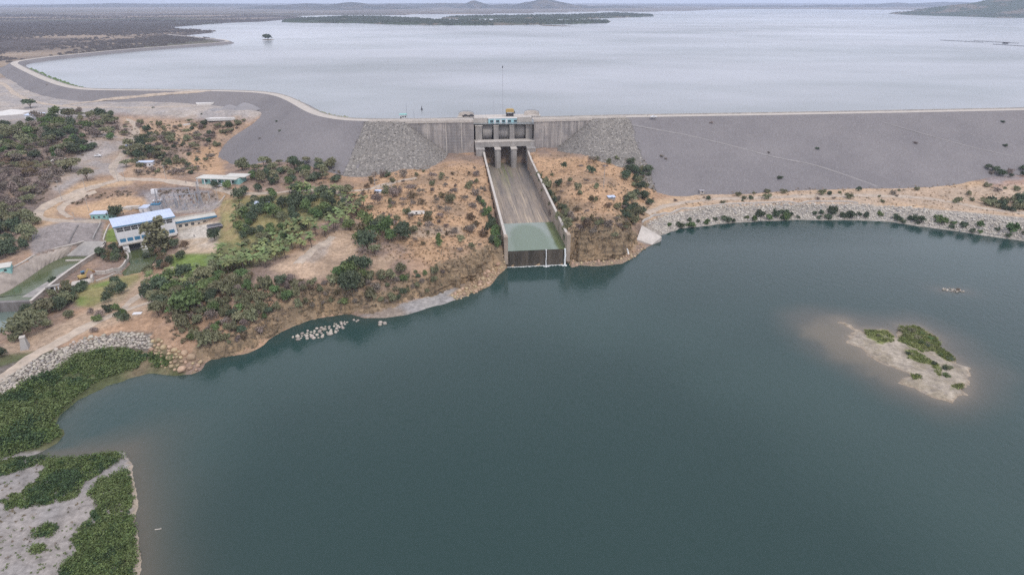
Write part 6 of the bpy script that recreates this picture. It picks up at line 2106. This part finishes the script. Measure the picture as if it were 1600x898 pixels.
hut('meter_hut', 'small white cabin on the tan hill beside the pole trio', 591, 303, 4, 3, 1.6, .1, white_paint, white_metal, openings=1, slope=.2)
# office with the long pale roofs
p = on(352, 287)
of = thing('office', 'long low office with wide pale flat roofs behind trees', 'building', (p[0] - 6, p[1], p[2] - .2), -.12)
MB().box(-11, 17, 0, 10, -1.5, 3.3).build('wall', teal_paint, of)
MB().box(-14, 16, -2, 8, 3.6, 4.0).build('roof', pale_roof, of)
MB().box(4, 20, 3, 12, 4.003, 4.5).build('upper_roof', pale_roof, of)
for x in (-13.5, -8, -3, 2, 7, 12):
    MB().box(x, x + .4, -1.8, -1.4, -1.5, 3.6).build('post', white_paint, of)
for x in (-9, -4.5, 1, 6, 11):
    MB().box(x, x + 2.4, -.1, -.003, .9, 2.3).build('window', glass_dark, of)

# ------------------------------------------------------------------ vehicles, digger


def car(label, p, rz, body, pickup=False, cat='car', name='parked_car'):
    c = thing(name, label, cat, p, rz)
    L = 5.0
    prof = [(-2.5, .45), (-2.5, 1.0), (-2.35, 1.1), (-1.2, 1.15), (-.6, 1.75), (1.0 if not pickup else .5, 1.8), (1.9 if not pickup else .8, 1.15), (2.5, 1.1), (2.5, .45)]
    n = len(prof)
    vs = [(x, -.9, z) for x, z in prof] + [(x, .9, z) for x, z in prof]
    MB().add(vs, [tuple(range(n)), tuple(range(n, 2 * n))[::-1]] + [(k, n + k, n + (k + 1) % n, (k + 1) % n) for k in range(n)]).build('body', body, c)
    xb = 1.3 if not pickup else .55
    for s in (-1, 1):
        MB().add([(-1.0, .905 * s, 1.2), (-.55, .905 * s, 1.65), (xb - .35, .905 * s, 1.68), (xb, .905 * s, 1.2)], [(0, 1, 2, 3)] if s > 0 else [(3, 2, 1, 0)]).build('window', glass_dark, c)
        for x in (-1.55, 1.55):
            MB().tube((x, .72 * s, .36), (x, .93 * s, .36), .36, .36, 12).build('wheel', rubber, c)
    return c


p = on(347, 292)
car('white car parked in front of the long office', (p[0], p[1], p[2] + .1), .1, car_white)
p = on(153, 245)
car('pale car parked on the bare ground beside the dirt road', (p[0], p[1], p[2] + .1), .3, car_white)
q = G(1021, 184.2, CREST)
car('white and dark pickup standing on the right dam crest', (q[0], q[1], CREST + .1), .12, car_white, True, 'pickup', 'pickup_truck')
q = spw(-31.5, 31.5, 51.6)
car('dark car parked in the round turnout left of the spillway', q, .2, car_dark)
q = spw(-26.5, 31, 51.6)
car('dark low car behind the white half-round wall, nearer the deck', q, .15, car_dark)


def person(label, p, rz):
    """one skinned figure standing"""
    J = [(0, 0, .95), (0, 0, 1.2), (0, 0, 1.42), (0, 0, 1.52), (0, 0, 1.68), (.11, 0, .9), (.13, .02, .5), (.14, 0, .08), (.14, -.14, .03), (-.11, 0, .9), (-.13, .02, .5), (-.14, 0, .08), (-.14, -.14, .03), (.19, 0, 1.4), (.26, .02, 1.12), (.28, -.05, .86), (-.19, 0, 1.4), (-.26, .02, 1.12), (-.28, -.05, .86)]
    E = [(0, 1), (1, 2), (2, 3), (3, 4), (0, 5), (5, 6), (6, 7), (7, 8), (0, 9), (9, 10), (10, 11), (11, 12), (2, 13), (13, 14), (14, 15), (2, 16), (16, 17), (17, 18)]
    rad = [.15, .15, .16, .06, .11, .1, .075, .05, .04, .1, .075, .05, .04, .07, .05, .035, .07, .05, .035]
    me = bpy.data.meshes.new('person')
    me.from_pydata(J, E, [])
    o = link('person', me)
    sk = o.modifiers.new('skin', 'SKIN')
    for k, r in enumerate(rad):
        me.skin_vertices[0].data[k].radius = (r, r)
    me.skin_vertices[0].data[0].use_root = True
    o.modifiers.new('sub', 'SUBSURF').levels = 1
    me.materials.append(clothes)
    o.location, o.rotation_euler = p, (0, 0, rz)
    return tag(o, label, 'person')


q = G(1012, 182.2, CREST)
try:
    for lab, p in (('person in dark clothes standing on the right dam crest by the pickup', (q[0], q[1], CREST + .06)), ('person in dark clothes walking on the road past the office', on(291, 287)), ('person in dark clothes standing on the sandy yard below the annex', on(304, 371))):
        me = None
        person(lab, p, random.uniform(0, 6))
except Exception as ex:
    print('person', ex)
for k, x in enumerate((952, 955, 958, 961, 964)):
    q = G(x, 186.2 - .1 * k, CREST)
    o = MB().box(-.18, .18, -.18, .18, 0, 1.3, top=(.06, .06)).build('marker_post', concrete_dark)
    o.location = (q[0], q[1] - 1.0, CREST - .1)
    tag(o, 'short dark marker post in the row on the right crest edge', 'post', 'marker posts on the right crest')

p = on(130, 436)
dg = thing('excavator', 'yellow digger with a blue-roofed cab working beside the canal wall', 'excavator', (p[0], p[1], p[2]), .9)
for s in (-1, 1):
    MB().box(-2.0, 2.0, s * 1.3 - .35, s * 1.3 + .35, 0, .9, top=(.3, 0)).build('track', rubber, dg)
MB().box(-1.9, 1.5, -1.4, 1.4, 1.0, 2.3).build('body', yellow_paint, dg)
MB().box(.1, 1.6, .2, 1.4, 2.3, 3.7).build('cab', glass_dark, dg)
MB().box(0, 1.75, .05, 1.5, 3.703, 3.95).build('cab_roof', blue_paint, dg)
bm_ = MB().beam((1.2, -.4, 1.8), (3.4, -.4, 4.8), .5, .6)
bm_.build('boom', yellow_paint, dg)
MB().beam((3.4, -.4, 4.8), (5.6, -.4, 3.0), .4, .45).build('arm', yellow_paint, dg)
MB().box(5.1, 6.1, -.9, .1, 1.9, 3.0).build('bucket', rust, dg)
pw = on(133, 441)
pl = thing('work_platform', 'stepped concrete work platform under the yellow digger', 'platform', (pw[0], pw[1], pw[2]), .5)
MB().box(-6, 4, -2.2, 3, -1, .5).build('slab', concrete_light, pl)
MB().box(3.0, 4, -2.2, 3.2, .503, 2.6).build('end_wall', concrete_light, pl)
for k, (dx, dy, s) in enumerate(((-7.5, -1, 1.2), (-8.5, 1.5, 1.4), (-5, -3.4, 1.0), (1.5, -3.6, .9))):
    MB().box(dx - s, dx + s, dy - s * .6, dy + s * .6, -.6, .9 * s, top=(.1, .1)).build('block', concrete_light, pl)

# ------------------------------------------------------------------ switchyard
yl = lambda px, py: on_many([px], [py], GH)[0]


def lattice(label, px, py, h_, w_=1.6, arms=2):
    p = yl(px, py)
    t_ = thing('lattice_tower', label, 'pylon', p, .15)
    m = MB()
    leg = lambda sx, sy, z: Vector((sx * w_ / 2 * (1 - .75 * z / h_), sy * w_ / 2 * (1 - .75 * z / h_), z))
    for sx, sy in ((-1, -1), (1, -1), (1, 1), (-1, 1)):
        MB().tube(leg(sx, sy, -.5), leg(sx, sy, h_), .09, .06, 4).build('leg', grey_metal, t_)
    nb_ = 6
    for k in range(nb_):
        z0, z1 = h_ * k / nb_, h_ * (k + 1) / nb_
        for (a, b) in (((-1, -1), (1, -1)), ((1, -1), (1, 1)), ((1, 1), (-1, 1)), ((-1, 1), (-1, -1))):
            m.tube(leg(*a, z0), leg(*b, z1), .05, n=4)
            m.tube(leg(*b, z0), leg(*a, z1), .05, n=4)
    m.build('bracing', grey_metal, t_)
    for k in range(arms):
        z = h_ * (.97 - .16 * k)
        MB().beam((-2.2, 0, z), (2.2, 0, z), .18, .18).build('crossarm', grey_metal, t_)
    return t_


def gantry(label, px, py, w_, h_, rz=.15):
    p = yl(px, py)
    t_ = thing('switchyard_gantry', label, 'gantry', p, rz)
    for x in (-w_ / 2, w_ / 2):
        MB().beam((x, 0, -.5), (x, 0, h_), .5, .5).build('post', grey_metal, t_)
    m = MB()
    m.tube((-w_ / 2, -.3, h_), (w_ / 2, -.3, h_), .08, n=4).tube((-w_ / 2, .3, h_), (w_ / 2, .3, h_), .08, n=4).tube((-w_ / 2, 0, h_ - .6), (w_ / 2, 0, h_ - .6), .08, n=4)
    for k in range(12):
        x = -w_ / 2 + w_ * k / 12
        m.tube((x, -.3, h_), (x + w_ / 12, 0, h_ - .6), .05, n=4).tube((x, .3, h_), (x + w_ / 12, -.3, h_), .05, n=4)
    m.build('truss', grey_metal, t_)
    for k in range(3):
        x = -w_ / 3 + k * w_ / 3
        MB().tube((x, 0, h_ - .6), (x, 0, h_ - 2.0), .16, .12, 6).build('insulator', rust, t_)


lattice('tallest lattice pylon in the switchyard', 315, 322, 17, 2.2)
lattice('slim lattice pylon in the left part of the switchyard', 249, 328, 12, 1.4)
lattice('slim lattice pylon in the middle of the switchyard', 277, 326, 11, 1.4)
gantry('long steel gantry across the back of the switchyard', 272, 312, 22, 8)
gantry('shorter steel gantry in the right part of the switchyard', 298, 318, 14, 7)
gantry('long steel gantry in the middle row of the switchyard', 284, 321, 20, 7.5)
gantry('narrow steel gantry at the far right of the switchyard', 318, 315, 9, 7)
gantry('low steel gantry close to the powerhouse roof', 262, 325, 14, 6)
for k, (px, py) in enumerate(((258, 318), (266, 317), (274, 319), (283, 316), (290, 322), (296, 325), (304, 323), (308, 327), (287, 328), (280, 322), (300, 312), (320, 326), (311, 318), (268, 326), (255, 313), (262, 310), (285, 309), (293, 316), (300, 318), (273, 323), (312, 312), (324, 318), (292, 329), (305, 315))):
    p = yl(px, py)
    t_ = thing('breaker_post', 'upright insulated breaker post in the switchyard rows', 'breaker', p, .15, 'breaker posts of the switchyard')
    MB().box(-.6, .6, -.4, .4, -.5, 1.6).build('base', concrete_light if k % 2 else grey_metal, t_)
    for x in (-.35, .35):
        MB().tube((x, 0, 1.6), (x, 0, 3.6), .16, .12, 6).build('insulator', rust if k % 3 == 0 else grey_metal, t_)
tp = yl(246, 329)
tr = thing('transformer', 'blue-topped transformer behind the powerhouse roof', 'transformer', tp, .12)
MB().box(-2.6, 2.6, -1.6, 1.6, 0, 4.2).build('tank', grey_metal, tr)
MB().box(-2.8, 2.8, -1.8, 1.8, 4.203, 4.9).build('lid', blue_paint, tr)
for x in (-1.6, 0, 1.6):
    MB().tube((x, 0, 4.9), (x, .1, 6.4), .22, .12, 7).build('bushing', rust, tr)
for x in (-3.2, 3.2):
    MB().box(x - .5, x + .5, -1.3, 1.3, .6, 3.8).build('radiator', grey_metal, tr)
tp = yl(248, 320)
tr = thing('transformer', 'white-topped grey transformer at the back of the switchyard', 'transformer', tp, .12)
MB().box(-2.4, 2.4, -1.4, 1.4, 0, 2.6).build('tank', grey_metal, tr)
MB().box(-2.7, 2.7, -1.7, 1.7, 2.603, 3.0).build('lid', white_paint, tr)
for x in (-1.4, 0, 1.4):
    MB().tube((x, 0, 3.0), (x, .1, 4.3), .2, .12, 7).build('bushing', rust, tr)
p = yl(227, 331)
cb = thing('white_cabin', 'upright white cabin at the left edge of the switchyard', 'cabin', p, .05)
MB().box(-2.6, 2.6, -2.2, 5.5, -.5, 3.0).build('wall', white_paint, cb)
MB().box(-2.8, 2.8, -2.4, 5.7, 3.003, 3.3).build('roof', white_metal, cb)
MB().box(-.5, .6, -2.3, -2.203, 0, 2.1).build('door', grey_metal, cb)
for px, py, w_, lab in ((208, 326, 9, 'grey concrete footing on the sand left of the white cabin'), (197, 327, 7, 'long pale concrete beam lying left of the switchyard'), (242, 302, 4, 'small white cabinet at the back left of the switchyard')):
    p = yl(px, py)
    o = MB().box(-w_ / 2, w_ / 2, -1.4, 1.4, -.5, 1.4 if w_ != 4 else 2.6, top=(.15, .15)).build('concrete_footing' if w_ != 4 else 'cabinet', concrete_light if w_ != 4 else white_paint)
    o.location, o.rotation_euler = p, (0, 0, .2)
    tag(o, lab, 'footing' if w_ != 4 else 'cabinet')

# utility poles
for px, py, h_, lab in ((260, 281, 11, 'leaning grey utility pole behind the switchyard road'), (185, 283, 10, 'utility pole at the bend of the dirt road, nearest the switchyard'), (134, 297, 9, 'utility pole on the loop track left of the bend'), (97, 313, 9, 'utility pole halfway down the loop track'), (196, 285, 9, 'utility pole right of the road bend'), (94, 300, 8, 'utility pole uphill of the loop track'), (341, 313, 9, 'utility pole at the corner of the switchyard'), (328, 322, 10, 'white utility pole at the right end of the switchyard'),
                        (586, 290, 11, 'utility pole on the tan hill near the rock slope'), (609, 305, 7, 'left pole of the close pair on the tan hill'), (613, 305, 7, 'right pole of the close pair on the tan hill'), (600, 304, 5, 'short pole left of the pair on the tan hill'), (943, 294, 16, 'tall utility pole on the right knoll'), (470, 260, 7, 'utility pole at the knoll top behind the office'), (118, 346, 6, 'utility pole by the drain on the gravel slope'), (139, 330, 9, 'pale pole on the sand left of the switchyard')):
    p = on(px, py)
    t_ = thing('utility_pole', lab, 'utility pole', p, random.uniform(-.2, .2))
    MB().tube((0, 0, -.5), (.12 * random.uniform(-1, 1), 0, h_), .2, .13, 6).build('pole', wood_pole, t_)
    MB().beam((-1.0, 0, h_ - .5), (1.0, 0, h_ - .5), .15, .15).build('crossarm', wood_pole, t_)
for px, h_, lab in ((635.5, 13, 'thin aerial beside the crest kiosk'), (646.5, 6, 'short lamp post right of the crest kiosk')):
    q = G(px, 186, CREST)
    t_ = thing('lamp_post' if h_ < 10 else 'aerial', lab, 'lamp post' if h_ < 10 else 'aerial', (q[0], q[1] + 2, CREST), 0)
    MB().tube((0, 0, 0), (0, 0, h_), .1, .06, 6).build('pole', dark_grey, t_)
    MB().box(-.3, .3, -.3, .3, 0, .3).build('base', concrete_light, t_)

# things afloat on the reservoir
q = G(659, 171.5, 47.5)
b = thing('buoy', 'small dark marker buoy floating behind the left wing wall', 'buoy', (q[0], q[1], 47.4))
MB().tube((0, 0, -.2), (0, 0, .9), 1.1, .9, 10).build('float', dark_grey, b)
MB().tube((0, 0, .9), (0, 0, 3.8), .5, .08, 8).build('mast', dark_grey, b)
for pts, lab in (([(1470, 63), (1536, 66.5)], 'longest thin dark floating walkway far out on the right'), ([(1522, 64), (1591, 68)], 'thin dark floating walkway behind the longest one'), ([(1552, 69.5), (1600, 72.5)], 'short dark floating walkway nearest the frame edge')):
    a, b_ = G(*pts[0], 47.7), G(*pts[1], 47.7)
    o = thing('floating_walkway', lab, 'floating walkway', (a[0], a[1], 47.6))
    d = Vector(b_) - Vector(a)
    MB().beam((0, 0, .2), (d.x, d.y, .2), 2.6, .6).build('deck', dark_grey, o)
    for k in range(11):
        MB().tube((d.x * k / 10, d.y * k / 10, -.3), (d.x * k / 10, d.y * k / 10, 1.4), .35, .3, 5).build('float', dark_grey, o)
q = G(1571, 68.3, 47.6)
o = thing('float_hut', 'small dark hut on the floating walkways', 'hut', (q[0], q[1], 47.6))
MB().box(-5, 5, -3, 3, 0, 2.6).build('wall', dark_grey, o)
MB().box(-6, 6, -4, 4, 2.603, 3.0).build('roof', tin_roof, o)
q = G(247, 827, 0)
o = MB().tube((-.9, 0, .05), (.9, .25, .12), .16, .1, 7).tube((.2, .05, .1), (.7, .6, .2), .07, .03, 5).build('driftwood', stone_b)
o.location = q
tag(o, 'small pale branch floating off the gravel spit', 'driftwood')
p = on(40, 545)
o = thing('concrete_pier', 'old grey wedge-shaped concrete pier by the lagoon tree', 'pier', p, .5)
MB().add([(-1.6, -2.5, -1), (1.6, -2.5, -1), (1.6, 2.5, -1), (-1.6, 2.5, -1), (-.8, .5, 4.5), (.8, .5, 4.5), (.8, 2.4, 4.5), (-.8, 2.4, 4.5)], [(4, 5, 6, 7), (0, 1, 5, 4), (1, 2, 6, 5), (2, 3, 7, 6), (3, 0, 4, 7)]).build('shaft', concrete, o)
MB().box(-1.0, 1.0, .3, 2.6, 4.503, 4.9).build('cap', concrete_light, o)
p = on(215, 490)
o = MB().box(-2, 2, -1, 1, -.5, .35, top=(.05, .05)).build('well_cover', white_paint)
o.location, o.rotation_euler = p, (0, 0, .1)
tag(o, 'flat white well cover beside the lower dirt track', 'well cover')

# ------------------------------------------------------------------ haze
hb = MB().box(-15500, 15500, -600, 25500, -6, 210)
hm = bpy.data.materials.new('haze')
hm.use_nodes = True
hn = hm.node_tree.nodes
hn.clear()
ho = hn.new('ShaderNodeOutputMaterial')
hv = hn.new('ShaderNodeVolumePrincipled')
hv.inputs['Color'].default_value = (0.68, 0.79, 1.0, 1)
hv.inputs['Density'].default_value = 0.000072
hv.inputs['Anisotropy'].default_value = 0.2
hm.node_tree.links.new(hv.outputs[0], ho.inputs['Volume'])
kind(hb.build('haze', hm), 'stuff')
